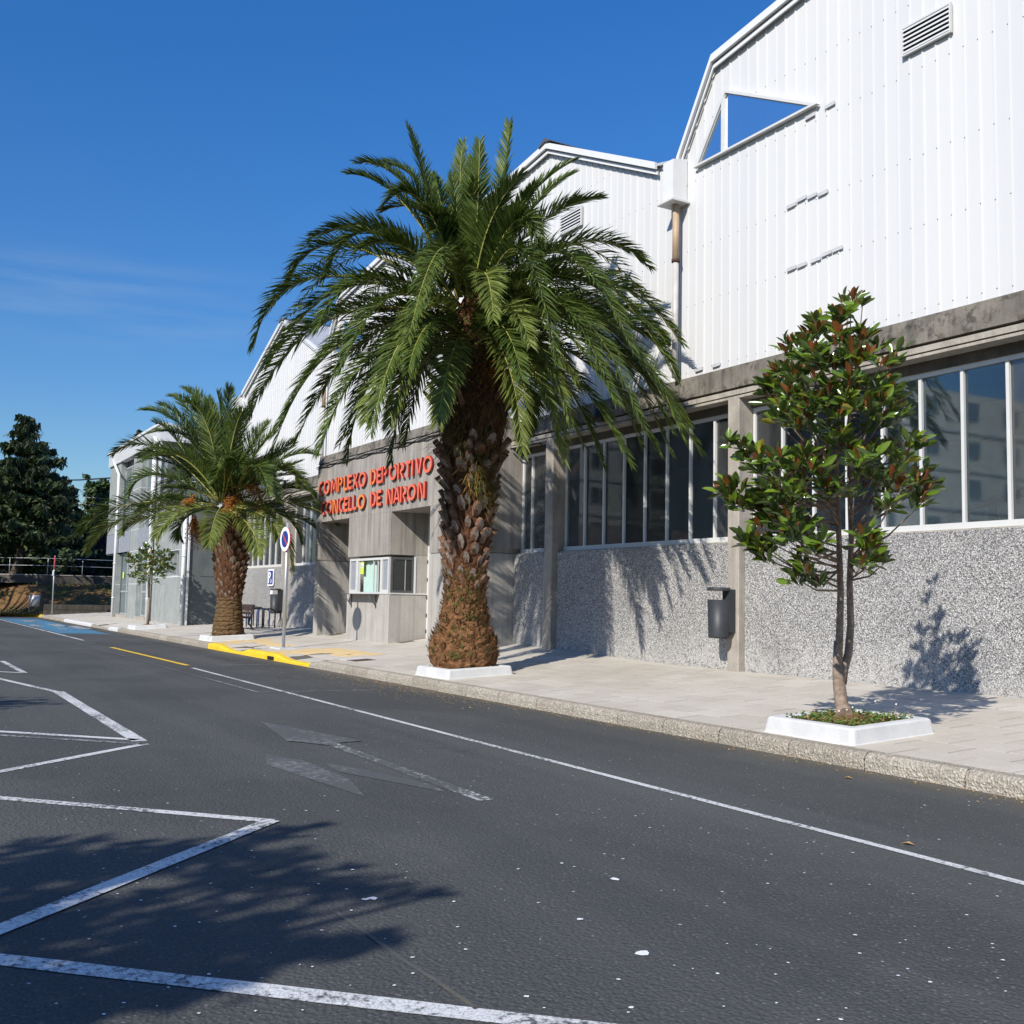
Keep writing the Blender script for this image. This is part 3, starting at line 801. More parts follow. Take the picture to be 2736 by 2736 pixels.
# eaves beam: deep weathered band, two thin ledges
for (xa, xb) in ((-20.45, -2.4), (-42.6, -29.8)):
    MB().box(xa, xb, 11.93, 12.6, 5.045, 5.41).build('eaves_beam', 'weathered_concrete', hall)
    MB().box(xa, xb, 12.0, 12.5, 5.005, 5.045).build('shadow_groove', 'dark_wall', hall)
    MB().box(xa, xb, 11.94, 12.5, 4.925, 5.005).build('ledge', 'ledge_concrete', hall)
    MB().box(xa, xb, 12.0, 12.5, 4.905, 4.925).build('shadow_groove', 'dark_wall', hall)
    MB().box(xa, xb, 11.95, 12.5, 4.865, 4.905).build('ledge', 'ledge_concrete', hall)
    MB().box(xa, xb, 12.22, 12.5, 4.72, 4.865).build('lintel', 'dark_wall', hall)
def pillar(x0, x1):
    z0 = gz(x0, 12) - .05
    m = MB(); b_ = .015
    m.add([(x0, 11.95 + b_, z0), (x0 + b_, 11.95, z0), (x1 - b_, 11.95, z0), (x1, 11.95 + b_, z0), (x1, 12.42, z0), (x0, 12.42, z0)] +
          [(x0, 11.95 + b_, 4.864), (x0 + b_, 11.95, 4.864), (x1 - b_, 11.95, 4.864), (x1, 11.95 + b_, 4.864), (x1, 12.42, 4.864), (x0, 12.42, 4.864)],
          [(i, (i + 1) % 6, 6 + (i + 1) % 6, 6 + i) for i in range(6)])
    m.build('pillar', 'pillar_concrete', hall)
for (a, b) in ((-13.34, -13.07), (-7.68, -7.41), (-19.02, -18.72), (-36.28, -35.88), (-41.75, -41.45)): pillar(a, b)
def bay(x0, x1, mull, glassmat='window_glass', blinds=None):
    z0 = min(gz(x0, 12.1), gz(x1, 12.1)) - .06
    MB().box(x0, x1, 12.08, 12.40, z0, 2.49).build('pebble_panel', 'pebble_dash', hall)
    f = MB(); y0, y1 = 12.26, 12.34
    f.box(x0, x1, y0 - .02, y1, 2.50, 2.605).box(x0, x1, y0, y1, 4.655, 4.72)
    f.box(x0, x0 + .05, y0, y1, 2.605, 4.655).box(x1 - .05, x1, y0, y1, 2.605, 4.655)
    fo = f.build('window', 'white_frame', hall)
    MB().box(x0, x1, 12.14, 12.25, 2.492, 2.515).build('sill', 'ledge_concrete', fo)
    ed = [x0 + .05] + list(mull) + [x1 - .05]
    for mx_ in mull: MB().box(mx_ - .024, mx_ + .024, y0 - .01, y1, 2.605, 4.655).build('mullion', 'white_frame', fo)
    for a, b in zip(ed, ed[1:]):
        aa = a + (.024 if a in mull else 0); bb = b - (.024 if b in mull else 0)
        MB().box(aa, bb, 12.295, 12.305, 2.605, 4.655).build('pane', glassmat, fo)
    return fo
bay(-13.06, -7.69, [-8.41, -9.08, -9.75, -10.41, -11.07, -11.73, -12.39])
bay(-18.71, -13.35, [-14.01, -14.66, -15.32, -15.98, -16.64, -17.31, -17.98])
bay(-20.46, -19.03, [-20.04])
bay(-7.40, -2.4, [-6.7, -6.05, -5.4, -4.75, -4.1, -3.4])
w1 = bay(-41.44, -36.29, [-40.75, -40.05, -39.35, -38.65, -37.95, -37.2])
w2 = bay(-35.87, -29.9, [-35.0, -34.3, -33.6, -32.9, -32.2, -31.4, -30.6])
for wo_, xa, xb in ((w1, -41.3, -36.4), (w2, -35.7, -30.2)):
    m = MB(); x = xa
    while x < xb:
        w = random.uniform(.07, .13); y = 12.42 + random.uniform(0, .05)
        m.quad((x, y, 2.62), (x + w, y + .03, 2.62), (x + w, y + .03, 4.6), (x, y, 4.6)); x += w + random.uniform(.0, .09)
    m.build('blind_strips', 'sign_white', wo_)
# room behind the glazing
def inner(name, x0, x1, y0, y1, z0, z1, mat): MB().box(x0, x1, y0, y1, z0, z1).build(name, mat, hall)
inner('inner_floor', -42.5, -2.0, 12.42, 19.9, 0.3, 0.42, 'interior_floor')
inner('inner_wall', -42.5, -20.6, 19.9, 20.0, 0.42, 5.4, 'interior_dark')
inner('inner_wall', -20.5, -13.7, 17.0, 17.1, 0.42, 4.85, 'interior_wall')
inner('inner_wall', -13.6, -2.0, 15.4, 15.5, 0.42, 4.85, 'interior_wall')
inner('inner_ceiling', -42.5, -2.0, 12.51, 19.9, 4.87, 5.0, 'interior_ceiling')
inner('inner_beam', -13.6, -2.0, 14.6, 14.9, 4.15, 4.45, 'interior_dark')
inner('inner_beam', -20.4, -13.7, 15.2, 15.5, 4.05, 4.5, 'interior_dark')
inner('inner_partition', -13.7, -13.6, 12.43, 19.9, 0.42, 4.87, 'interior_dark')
rail = MB()
ry = 12.75
pp = [(-12.6, ry, 2.05), (-10.2, ry, 2.50), (-9.35, ry, 2.86), (-8.6, ry, 2.98), (-7.6, ry, 3.55), (-5.5, ry, 4.4)]
rail.tube(pp, .055, 6)
for x in (-9.9, -9.0, -8.0):
    zt = [lerp(a[2], b[2], (x - a[0]) / (b[0] - a[0])) for a, b in zip(pp, pp[1:]) if a[0] <= x <= b[0]][0]
    rail.box(x - .06, x + .06, ry - .03, ry + .03, 1.2, zt)
rail.box(-12.6, -5.5, ry - .02, ry + .02, 1.9, 2.02)
rail.build('stair_railing', 'black_metal', hall)

# entrance block: upper slab with the sign, left pier, booth, right pier
YF = 10.82
MB().box(-29.78, -20.5, YF, 12.6, 3.62, 5.30).build('entrance_slab', 'concrete', hall)
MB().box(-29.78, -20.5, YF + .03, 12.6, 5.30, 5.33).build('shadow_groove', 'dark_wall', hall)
m = MB(); m.hexa([(-29.78, YF, 5.33), (-20.5, YF, 5.33), (-20.5, 12.6, 5.33), (-29.78, 12.6, 5.33), (-29.78, YF + .05, 5.56), (-20.5, YF + .05, 5.56), (-20.5, 12.6, 5.56), (-29.78, 12.6, 5.56)])
m.build('entrance_parapet', 'weathered_concrete', hall)
MB().box(-29.78, -29.44, YF + .004, 14.5, 0.2, 2.50).build('entrance_pier', 'booth_concrete', hall)
MB().box(-29.78, -29.44, YF + .002, 14.5, 2.515, 3.618).build('entrance_pier', 'concrete', hall)
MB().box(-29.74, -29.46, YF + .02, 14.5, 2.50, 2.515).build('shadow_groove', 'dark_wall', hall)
MB().box(-22.2, -20.5, YF + .004, 12.38, 0.2, 2.50).build('entrance_pier', 'booth_concrete', hall)
MB().box(-22.2, -20.5, YF + .002, 12.38, 2.515, 3.618).build('entrance_pier', 'concrete', hall)
MB().box(-22.18, -20.52, YF + .02, 12.3, 2.50, 2.515).build('shadow_groove', 'dark_wall', hall)
MB().box(-20.5, -20.46, 11.2, 12.4, 2.6, 4.86).build('side_return', 'concrete', hall)
# hanging pier above the ticket window
MB().box(-27.22, -24.42, YF + .003, 14.0, 2.55, 3.618).build('hanging_pier', 'concrete', hall)
# booth base and back
MB().box(-27.21, -24.41, YF + .006, 11.98, 0.25, 1.56).build('booth_base', 'booth_concrete', hall)
MB().box(-27.2, -24.42, 11.5, 14.0, 1.56, 2.545).build('booth_core', 'booth_concrete', hall)
MB().box(-24.42, -23.75, 11.86, 12.1, 0.3, 3.615).build('door_jamb', 'light_grey_door', hall)
MB().box(-24.18, -23.80, 11.82, 11.86, 0.3, 3.61).build('door_post', 'white_trim', hall)
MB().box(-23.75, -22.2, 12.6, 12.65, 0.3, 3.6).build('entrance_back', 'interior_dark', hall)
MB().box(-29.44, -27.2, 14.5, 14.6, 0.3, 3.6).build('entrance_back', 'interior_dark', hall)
for z in (.6, 1.0, 1.45, 1.9, 2.35): MB().box(-24.395, -24.375, 11.84, 11.86, z, z + .09).build('hinge', 'black_metal', hall)
MB().tube([(-22.45, 11.3, 3.615), (-22.45, 11.3, 3.52)], .13, 14).build('ceiling_lamp', 'sign_white', hall)
# ticket window, front
tk = MB(); a, b = -27.04, -24.46; y0, y1 = YF - .01, YF + .06
tk.box(a, b, y0, y1, 1.565, 1.61).box(a, b, y0, y1, 2.43, 2.49)
for (xa, xb) in ((a, a + .05), (-26.60, -26.46), (-24.99, -24.86), (b - .06, b)): tk.box(xa, xb, y0, y1, 1.61, 2.43)
tk.box(-26.99, -26.60, y0 + .004, y1, 1.61, 1.67).box(-24.86, -24.52, y0 + .004, y1, 1.61, 1.67)
to = tk.build('ticket_window', 'white_frame', hall)
for (xa, xb) in ((-26.97, -26.62), (-24.84, -24.54)): MB().box(xa, xb, YF + .02, YF + .045, 1.67, 2.43).build('side_panel', 'spandrel_metal', to)
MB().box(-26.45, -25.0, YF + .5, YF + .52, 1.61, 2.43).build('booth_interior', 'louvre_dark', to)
for (xa, xb) in ((-26.30, -26.12), (-26.08, -25.84), (-25.80, -25.56)): 
    m = MB(); m.hexa([(xa, YF + .10, 1.61), (xb, YF + .16, 1.61), (xb, YF + .18, 1.61), (xa, YF + .12, 1.61), (xa, YF + .10, 2.42), (xb, YF + .16, 2.42), (xb, YF + .18, 2.42), (xa, YF + .12, 2.42)]); m.build('curtain', 'mint_curtain', to)
for x in (-26.44, -25.5, -25.22): MB().box(x, x + .035, YF + .02, YF + .05, 1.61, 2.43).build('sash_bar', 'white_frame', to)
MB().box(-26.38, -26.17, YF + .03, YF + .036, 2.08, 2.40).build('lime_notice', 'lime_card', to)
MB().box(-26.36, -26.20, YF + .026, YF + .029, 2.25, 2.36).build('notice_symbol', 'sign_white', to)
MB().tube([(-26.28, YF + .025, 2.29), (-26.28, YF + .0255, 2.29)], .03, 8).build('notice_symbol', 'black_metal', to)
sh = MB().box(-26.98, -25.02, YF - .26, YF + .0, 1.545, 1.563).build('counter_shelf', 'dark_frame', hall)
for x in (-26.85, -25.2):
    MB().tube([(x, YF - .24, 1.545), (x, YF - .01, 1.25)], .012, 6).build('bracket', 'dark_frame', sh)
    MB().tube([(x, YF - .015, 1.545), (x, YF - .015, 1.2)], .012, 6).build('bracket', 'dark_frame', sh)
# ticket window, side
X = -24.405
sd = MB()
sd.box(X - .06, X, 10.86, 11.48, 1.60, 1.66).box(X - .06, X, 10.86, 11.48, 2.43, 2.49).box(X - .06, X, 10.86, 10.91, 1.66, 2.43).box(X - .06, X, 11.43, 11.48, 1.66, 2.43)
so = sd.build('side_window', 'dark_frame', hall)
MB().box(X - .03, X - .02, 10.91, 11.43, 1.66, 2.43).build('pane', 'window_glass', so)
MB().box(X - .16, X - .12, 10.93, 11.42, 1.66, 2.43).build('blind', 'cream_blind', so)
MB().box(X - .035, X - .005, 11.24, 11.26, 1.66, 2.43).build('sash_bar', 'grey_frame', so)
MB().box(X - .02, X + .012, 10.84, 11.86, 1.562, 1.598).build('side_sill', 'white_frame', so)
MB().box(X - .03, X + .004, 11.482, 11.535, 1.6, 2.5).build('white_reveal', 'white_trim', so)
# cables clipped along the slab
for q in range(3):
    pts = [(-29.85 + i * .35, YF - .012 - .01 * q, 5.20 + .03 * q + .028 * math.sin(i * 1.7 + q * 2)) for i in range(27)]
    MB().tube(pts, .011, 5).build('cable', 'black_rubber', hall)
for (x, y, za, zb) in ((-19.06, 12.0, .45, 2.4), (-19.06, 12.0, 2.4, 4.7)):
    MB().tube([(x, y, za), (x, y, zb)], .022, 8).build('conduit', 'grey_pipe' if za < 1 else 'black_rubber', hall)
MB().tube([(-19.06, 12.0, 4.7), (-19.3, 11.97, 4.86), (-20.4, 11.9, 4.84)], .02, 8).build('conduit', 'black_rubber', hall)
m = MB().tube([(-16.9, 11.82, 4.98), (-16.9, 11.82, 5.22)], [.14, .09], 8); m.box(-16.95, -16.85, 11.85, 11.95, 5.05, 5.15)
m.build('wall_lantern', 'black_metal', hall)

# raised lettering
def ring(m, cx, cz, rx, rz, w, a0=0, a1=360, n=26, y0=0, y1=0):
    full = a1 - a0 >= 360
    k = n + (0 if full else 1)
    o = len(m.v)
    for i in range(k):
        a = R(a0 + (a1 - a0) * i / n)
        c, s_ = math.cos(a), math.sin(a)
        for y in (y0, y1):
            m.v.append(V((cx + rx * c, y, cz + rz * s_))); m.v.append(V((cx + (rx - w) * c, y, cz + (rz - w * .92) * s_)))
    for i in range(k if full else k - 1):
        j = (i + 1) % k; A = o + 4 * i; B = o + 4 * j
        m.f += [[A, A + 1, B + 1, B]]; m.m.append(0)
        m.f += [[A + 2, B + 2, B + 3, A + 3], [A, B, B + 2, A + 2], [A + 1, A + 3, B + 3, B + 1]]; m.m += [1, 1, 1]
    if not full:
        for q in (0, k - 1):
            A = o + 4 * q; m.f.append([A, A + 2, A + 3, A + 1]); m.m.append(1)
def letter(ch, x0, x1, z0, h, y0, y1):
    m = MB(); w = .074; W = x1 - x0; cx = (x0 + x1) / 2
    def st(ax, az, bx, bz, ww=w):
        ax, bx = x0 + ax * W, x0 + bx * W; az, bz = z0 + az * h, z0 + bz * h
        if abs(az - bz) < 1e-4:
            m.prism([(ax, az - ww / 2), (bx, az - ww / 2), (bx, az + ww / 2), (ax, az + ww / 2)], y0, y1, 0, 1)
        else:
            m.prism([(ax - ww / 2, az), (ax + ww / 2, az), (bx + ww / 2, bz), (bx - ww / 2, bz)], y0, y1, 0, 1)
    e = w / 2 / W; ez = w / 2 / h
    if ch == 'O': ring(m, cx, z0 + h / 2, W / 2, h * .5, w, y0=y0, y1=y1)
    elif ch == 'C': ring(m, x0 + W * .62, z0 + h / 2, W * .62, h * .5, w, 75, 285, 20, y0, y1)
    elif ch == 'I': st(.5, 0, .5, 1)
    elif ch == 'L': st(e, 0, e, 1); st(2 * e, ez, 1, ez)
    elif ch == 'E':
        st(e, 0, e, 1)
        for q, l in ((ez, 1), (.5, .85), (1 - ez, 1)): st(2 * e, q, l, q)
    elif ch == 'T': st(.5, 0, .5, 1 - 2 * ez); st(0, 1 - ez, 1, 1 - ez)
    elif ch == 'M': st(e, 0, e * 1.6, 1); st(1 - e, 0, 1 - e * 1.6, 1); st(e * 2.6, .93, .5, .12, w * .8); st(1 - e * 2.6, .93, .5, .12, w * .8)
    elif ch == 'N': st(e, 0, e, 1); st(1 - e, 0, 1 - e, 1); st(3 * e, .97, 1 - 3 * e, .03, w * .9)
    elif ch == 'X': st(e, 0, 1 - e, 1); st(e, 1, .5 - e * .3, .53); st(.5 + e * .3, .47, 1 - e, 0)
    elif ch == 'V': st(e, 1, .5 - e * .3, 0); st(1 - e, 1, .5 + e * .3, 0)
    elif ch == 'A': st(e, 0, .5 - e * .4, 1); st(1 - e, 0, .5 + e * .4, 1); st(.3, .26, .7, .26, w * .8)
    elif ch in 'PR':
        st(e, 0, e, 1)
        ring(m, x0 + W * .42, z0 + h * .70, W * .58, h * .30, w, -90, 90, 14, y0, y1)
        if ch == 'R': st(.45, .40, 1 - e, 0)
    elif ch == 'D':
        st(e, 0, e, 1); ring(m, x0 + W * .30, z0 + h / 2, W * .70, h * .5, w, -90, 90, 18, y0, y1)
    return m
row1 = [-29.51, -29.09, -28.51, -27.98, -27.53, -27.23, -26.88, -26.45, -25.67, -25.25, -24.93, -24.48, -23.96, -23.51, -23.17, -22.93, -22.51]
row2 = [-29.25, -28.85, -28.32, -27.84, -27.47, -27.13, -26.82, -26.47, -25.62, -25.21, -24.60, -24.15, -23.76, -23.35, -22.78]
wid = {'O': .47, 'C': .36, 'M': .47, 'P': .34, 'L': .25, 'E': .28, 'X': .37, 'D': .37, 'R': .38, 'T': .30, 'I': .12, 'V': .36, 'N': .40, 'A': .37}
for txt, row, z0, h in (('COMPLEXODEPORTIVO', row1, 4.385, .405), ('CONCELLODENARON', row2, 3.80, .40)):
    for ch, x in zip(txt, row):
        letter(ch, x, x + wid[ch], z0 + random.uniform(-.008, .008), h, YF - .075, YF - .025).build('letter', ['red_letter', 'letter_edge'], hall)

# ------------------------------------------------------------------ office wing on the left
off = thing('office_building', (-50, 12, .3), 'two storey grey panelled office building with white downpipes and a white fascia', 'building')
def bx(name, x0, x1, y0, y1, z0, z1, mat, par=None): return MB().box(x0, x1, y0, y1, z0, z1).build(name, mat, par or off)
YO = 10.0
zg = 0.2
# annexe, one storey
bx('annexe_core', -47.2, -41.52, 10.5, 20, zg, 4.85, 'grey_panel')
def panelrow(xs_, z0, z1, y=YO, skip=None, mat='grey_panel'):
    for a, b in zip(xs_, xs_[1:]): bx('wall_panel', a + .012, b - .012, y, y + .5, z0, z1, mat)
panelrow([-47.15, -45.05], zg, 2.14); panelrow([-45.05, -43.12, -41.52], zg, 2.14)
bx('wall_panel', -47.14, -45.06, YO, YO + .5, 2.165, 3.22, 'grey_panel'); bx('wall_panel', -43.10, -41.53, YO, YO + .5, 2.165, 3.22, 'grey_panel')
panelrow([-47.15, -45.05, -43.12, -41.52], 3.25, 4.85)
bx('joint_strip', -47.2, -41.52, YO + .012, YO + .49, 2.14, 2.165, 'sign_white'); bx('joint_strip', -47.2, -41.52, YO + .012, YO + .49, 3.22, 3.25, 'sign_white')
for x in (-45.05, -43.12): bx('joint_strip', x - .012, x + .012, YO + .012, YO + .49, 3.25, 4.85, 'sign_white')
for x in (-43.12,): bx('joint_strip', x - .012, x + .012, YO + .012, YO + .49, zg, 2.14, 'sign_white')
bx('annexe_coping', -47.2, -41.45, YO - .03, 20, 4.85, 4.98, 'white_trim')
wf = MB().box(-45.04, -43.12, YO + .18, YO + .24, 2.17, 2.23).box(-45.04, -43.12, YO + .18, YO + .24, 3.15, 3.215).box(-44.15, -44.07, YO + .18, YO + .24, 2.23, 3.15).build('window', 'grey_frame', off)
MB().box(-45.04, -44.15, YO + .2, YO + .215, 2.23, 3.15).build('pane', 'dark_glass', wf); MB().box(-44.07, -43.12, YO + .2, YO + .215, 2.23, 3.15).build('pane', 'window_glass', wf)
MB().box(-44.05, -43.14, YO + .3, YO + .32, 2.3, 2.98).build('blind', 'mint_curtain', wf)
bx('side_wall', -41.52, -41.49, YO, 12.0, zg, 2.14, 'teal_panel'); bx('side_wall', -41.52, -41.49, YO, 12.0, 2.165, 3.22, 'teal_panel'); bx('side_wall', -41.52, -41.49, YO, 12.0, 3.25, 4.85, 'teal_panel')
# main block, two storeys with two tall recesses
bx('core', -56.9, -47.22, 11.2, 24, zg, 8.05, 'grey_panel')
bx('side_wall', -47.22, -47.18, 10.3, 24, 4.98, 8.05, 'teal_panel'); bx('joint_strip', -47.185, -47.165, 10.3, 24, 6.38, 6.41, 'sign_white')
def pier(x0, x1, zs, y=YO):
    for a, b in zip(zs, zs[1:]): bx('wall_panel', x0, x1, y, y + 1.2, a + (.014 if a > 1 else 0), b - .014, 'grey_panel')
    for z in zs[1:-1]: bx('joint_strip', x0 + .01, x1 - .01, y + .008, y + 1.1, z - .014, z + .014, 'sign_white')
pier(-48.93, -47.2, [zg, 1.9, 3.44, 4.45, 6.38, 8.05]); pier(-53.05, -51.1, [zg, 1.9, 3.44, 4.45, 6.38, 8.05]); pier(-56.9, -56.2, [zg, 1.9, 3.44]); pier(-59.2, -56.2, [4.45, 6.38, 8.05])
bx('overhang_floor', -59.2, -56.2, YO + .02, 24, 3.4, 3.47, 'interior_dark'); bx('overhang_panel', -59.2, -56.6, YO - .02, YO + .06, 3.47, 4.44, 'spandrel_metal')
bx('overhang_core', -59.2, -56.9, YO + .6, 24, 3.47, 8.05, 'grey_panel')
for (a, b) in ((-56.2, -53.07), (-51.08, -48.95)):
    sp_ = bx('spandrel', a, b, YO - .01, YO + .05, 3.46, 4.44, 'spandrel_metal')
    n_ = int((b - a) / .35)
    for i in range(n_): MB().box(a + i * (b - a) / n_, a + i * (b - a) / n_ + .03, YO - .03, YO - .01, 3.47, 4.43).build('rib', 'spandrel_metal', sp_)
    bx('head', a, b, YO + .3, YO + .9, 7.75, 8.05, 'dark_frame')
    bx('door_step', a, b, YO - .02, YO + .21, zg, .42, 'ledge_concrete')
    for (z0, z1, tr) in ((.42, 3.44, 1.5), (4.45, 7.75, 6.1)):
        y0, y1 = YO + .22, YO + .29
        f = MB().box(a, b, y0, y1, z0, z0 + .07).box(a, b, y0, y1, z1 - .07, z1).box(a, a + .07, y0, y1, z0 + .07, z1 - .07).box(b - .07, b, y0, y1, z0 + .07, z1 - .07)
        c_ = (a + b) / 2
        f.box(c_ - .05, c_ + .05, y0, y1, z0 + .07, z1 - .07).box(a + .07, c_ - .05, y0, y1, tr, tr + .08).box(c_ + .05, b - .07, y0, y1, tr, tr + .08)
        fo = f.build('tall_window', 'grey_frame', off)
        for (xa, xb) in ((a + .07, c_ - .05), (c_ + .05, b - .07)):
            for (za, zb) in ((z0 + .07, tr), (tr + .08, z1 - .07)):
                MB().box(xa, xb, YO + .25, YO + .262, za, zb).build('pane', 'office_glass', fo)
MB().box(-55.6, -55.3, YO + .205, YO + .212, 2.2, 2.5).build('door_notice', 'lime_card', off)
# white ribbed fascia
n_ = 60
m = MB(); fx0, fx1 = -59.3, -47.1
for i in range(n_):
    a = lerp(fx0, fx1, i / n_); b = lerp(fx0, fx1, (i + 1) / n_); w = (b - a)
    m.hexa([(a, YO - .10, 8.06), (a + w * .7, YO - .10, 8.06), (a + w * .7, YO + .2, 8.06), (a, YO + .2, 8.06), (a, YO - .10, 8.70), (a + w * .7, YO - .10, 8.70), (a + w * .7, YO + .2, 8.70), (a, YO + .2, 8.70)])
m.build('fascia_ribs', 'white_cladding', off, 'stuff')
bx('fascia_backing', fx0, fx1, YO - .07, YO + .25, 8.058, 8.75, 'white_trim'); bx('fascia_cap', fx0 - .05, fx1 + .05, YO - .16, YO + .4, 8.75, 8.86, 'white_trim')
bx('side_fascia', -47.1, -47.04, YO - .1, 24, 8.06, 8.8, 'white_trim'); bx('roof', -59.2, -47.15, YO + .4, 24, 8.06, 8.6, 'roof_sheet')
def pipe(pts, r=.075):
    po = MB().tube(pts, r, 10).build('downpipe', 'white_pipe', off)
    z = 1.2
    while z < pts[-1][2] - .3:
        p = pts[0]; MB().tube([(p[0], p[1], z), (p[0], p[1], z + .05)], r + .015, 10).build('pipe_clip', 'white_trim', po); z += 1.7
pipe([(-55.9, 9.86, .2), (-55.95, 9.86, 7.4), (-57.9, 9.86, 8.35)])
pipe([(-47.75, 9.86, .2), (-47.75, 9.86, 8.3)], .10)
pipe([(-41.75, 9.88, .2), (-41.75, 9.88, 4.8)], .08)
bx('corner_trim', -41.55, -41.42, YO - .04, YO + .02, zg, 4.85, 'white_trim'); bx('corner_trim', -47.25, -47.12, YO - .04, YO + .02, 4.98, 8.05, 'white_trim'); bx('corner_trim', -56.98, -56.88, YO - .03, YO + .05, zg, 3.4, 'white_trim')

an = thing('aerial_mast', (-50, 12.66, 8.6), 'rooftop aerial mast with blue-green television antennas above the office wing', 'antenna')
MB().tube([(-50, 12.66, 8.6), (-50, 12.66, 10.6)], .025, 6).build('mast', 'rusty_iron', an)
m = MB().tube([(-50.1, 12.6, 10.35), (-50.5, 11.9, 11.0)], .02, 5)
for i in range(7): m.tube([(-50.1 - .055 * i - .0, 12.6 - .1 * i, 10.35 + .09 * i - .18), (-50.1 - .055 * i, 12.6 - .1 * i, 10.35 + .09 * i + .22)], .012, 4)
m.tube([(-50, 12.66, 10.2), (-50.4, 12.0, 9.75)], .02, 5); m.tube([(-50.1, 12.4, 9.8), (-50.3, 12.4, 10.3)], .02, 5)
m.build('yagi', 'teal_metal', an)
m = MB()
o = []
for i in range(12):
    a = 6.283 * i / 12; o.append((-50.2, 11.73 + .17 * math.cos(a), 10.62 + .11 * math.sin(a)))
m.add(o + [(-50.3, 11.73, 10.62)], [(i, (i + 1) % 12, 12) for i in range(12)]); m.tube([(-50.25, 11.75, 10.6), (-50, 12.66, 9.9)], .015, 5)
m.build('dish', 'teal_metal', an)

# ------------------------------------------------------------------ street furniture
zs = gz(-25.15, 8.41)
ns_ = thing('no_parking_sign', (-25.15, 8.41, zs), 'round blue no-parking sign on a tall galvanized post at the kerb', 'road sign')
MB().tube([(-25.15, 8.41, zs), (-25.15, 8.41, zs + 3.05)], .04, 14).build('post', 'galvanized', ns_)
MB().box(-25.55, -24.75, 8.2, 8.62, zs - .01, zs + .03).build('base_plate', 'white_masonry', ns_)
def disc(m, c, r, y0, y1, yaw, n=40, mi=0, mside=None, hole=0):
    ca, sa = math.cos(yaw), math.sin(yaw)
    def P_(rr, a, y): 
        x = rr * math.cos(a); return (c[0] + x * ca - y * sa, c[1] + x * sa + y * ca, c[2] + rr * math.sin(a))
    f0 = [P_(r, 6.2832 * i / n, y0) for i in range(n)]; f1 = [P_(r, 6.2832 * i / n, y1) for i in range(n)]
    o = len(m.v); m.v += [V(p) for p in f0 + f1]
    m.f.append([o + i for i in range(n)]); m.m.append(mi)
    m.f.append([o + n + i for i in range(n - 1, -1, -1)]); m.m.append(mi if mside is None else mside)
    for i in range(n):
        j = (i + 1) % n; m.f.append([o + j, o + i, o + n + i, o + n + j]); m.m.append(mi if mside is None else mside)
cen = (-25.15, 8.36, zs + 2.65); yaw = R(4)
d_ = MB(); disc(d_, cen, .30, -.012, .012, yaw, mi=0, mside=1); do = d_.build('sign_disc', ['sign_white', 'red_enamel'], ns_)
d_ = MB(); disc(d_, cen, .205, -.016, -.0125, yaw); d_.build('blue_field', 'blue_enamel', do)
m = MB()
a = R(-45); ca, sa = math.cos(yaw), math.sin(yaw)
for (ln, w, y) in ((.205, .026, -.0185),):
    pts = [(-ln, -w), (ln, -w), (ln, w), (-ln, w)]
    m.add([(cen[0] + (p[0] * math.cos(a) - p[1] * math.sin(a)) * ca - y * sa, cen[1] + (p[0] * math.cos(a) - p[1] * math.sin(a)) * sa + y * ca, cen[2] + p[0] * math.sin(a) + p[1] * math.cos(a)) for p in pts], [(0, 1, 2, 3)])
m.build('red_stripe', 'red_enamel', do)
MB().box(-25.2, -25.1, 8.375, 8.41, cen[2] - .12, cen[2] - .08).build('clamp', 'galvanized', ns_)

ps = thing('parking_sign', (-37.67, 12.04, 1.82), 'blue and white letter P parking sign fixed to the pebble-dash wall above the bicycle rack', 'sign')
b_ = MB()
def rrect(m, x0, x1, z0, z1, r, y0, y1, mi=0):
    pl = []
    for (cx, cz, a0) in ((x1 - r, z0 + r, -90), (x1 - r, z1 - r, 0), (x0 + r, z1 - r, 90), (x0 + r, z0 + r, 180)):
        for q in range(5): a = R(a0 + 90 * q / 4); pl.append((cx + r * math.cos(a), cz + r * math.sin(a)))
    m.prism(pl, y0, y1, mi)
rrect(b_, -38.0, -37.34, 1.82, 2.43, .07, 12.02, 12.05); bo = b_.build('sign_board', 'sign_white', ps)
b_ = MB(); rrect(b_, -37.94, -37.40, 1.88, 2.37, .04, 12.012, 12.019); b_.build('blue_field', 'blue_enamel', bo)
m = MB(); m.box(-37.88, -37.79, 12.002, 12.011, 1.92, 2.33); ring(m, -37.79, 2.215, .19, .115, .075, -90, 90, 12, 12.002, 12.011); m.build('letter_p', ['sign_white', 'sign_white'], bo)
m = MB(); ring(m, -37.56, 1.965, .05, .05, .015, 0, 360, 12, 12.002, 12.011); m.box(-37.58, -37.55, 12.002, 12.011, 1.98, 2.09); m.box(-37.55, -37.49, 12.002, 12.011, 2.0, 2.02)
m.build('wheelchair_symbol', ['sign_white', 'sign_white'], bo)

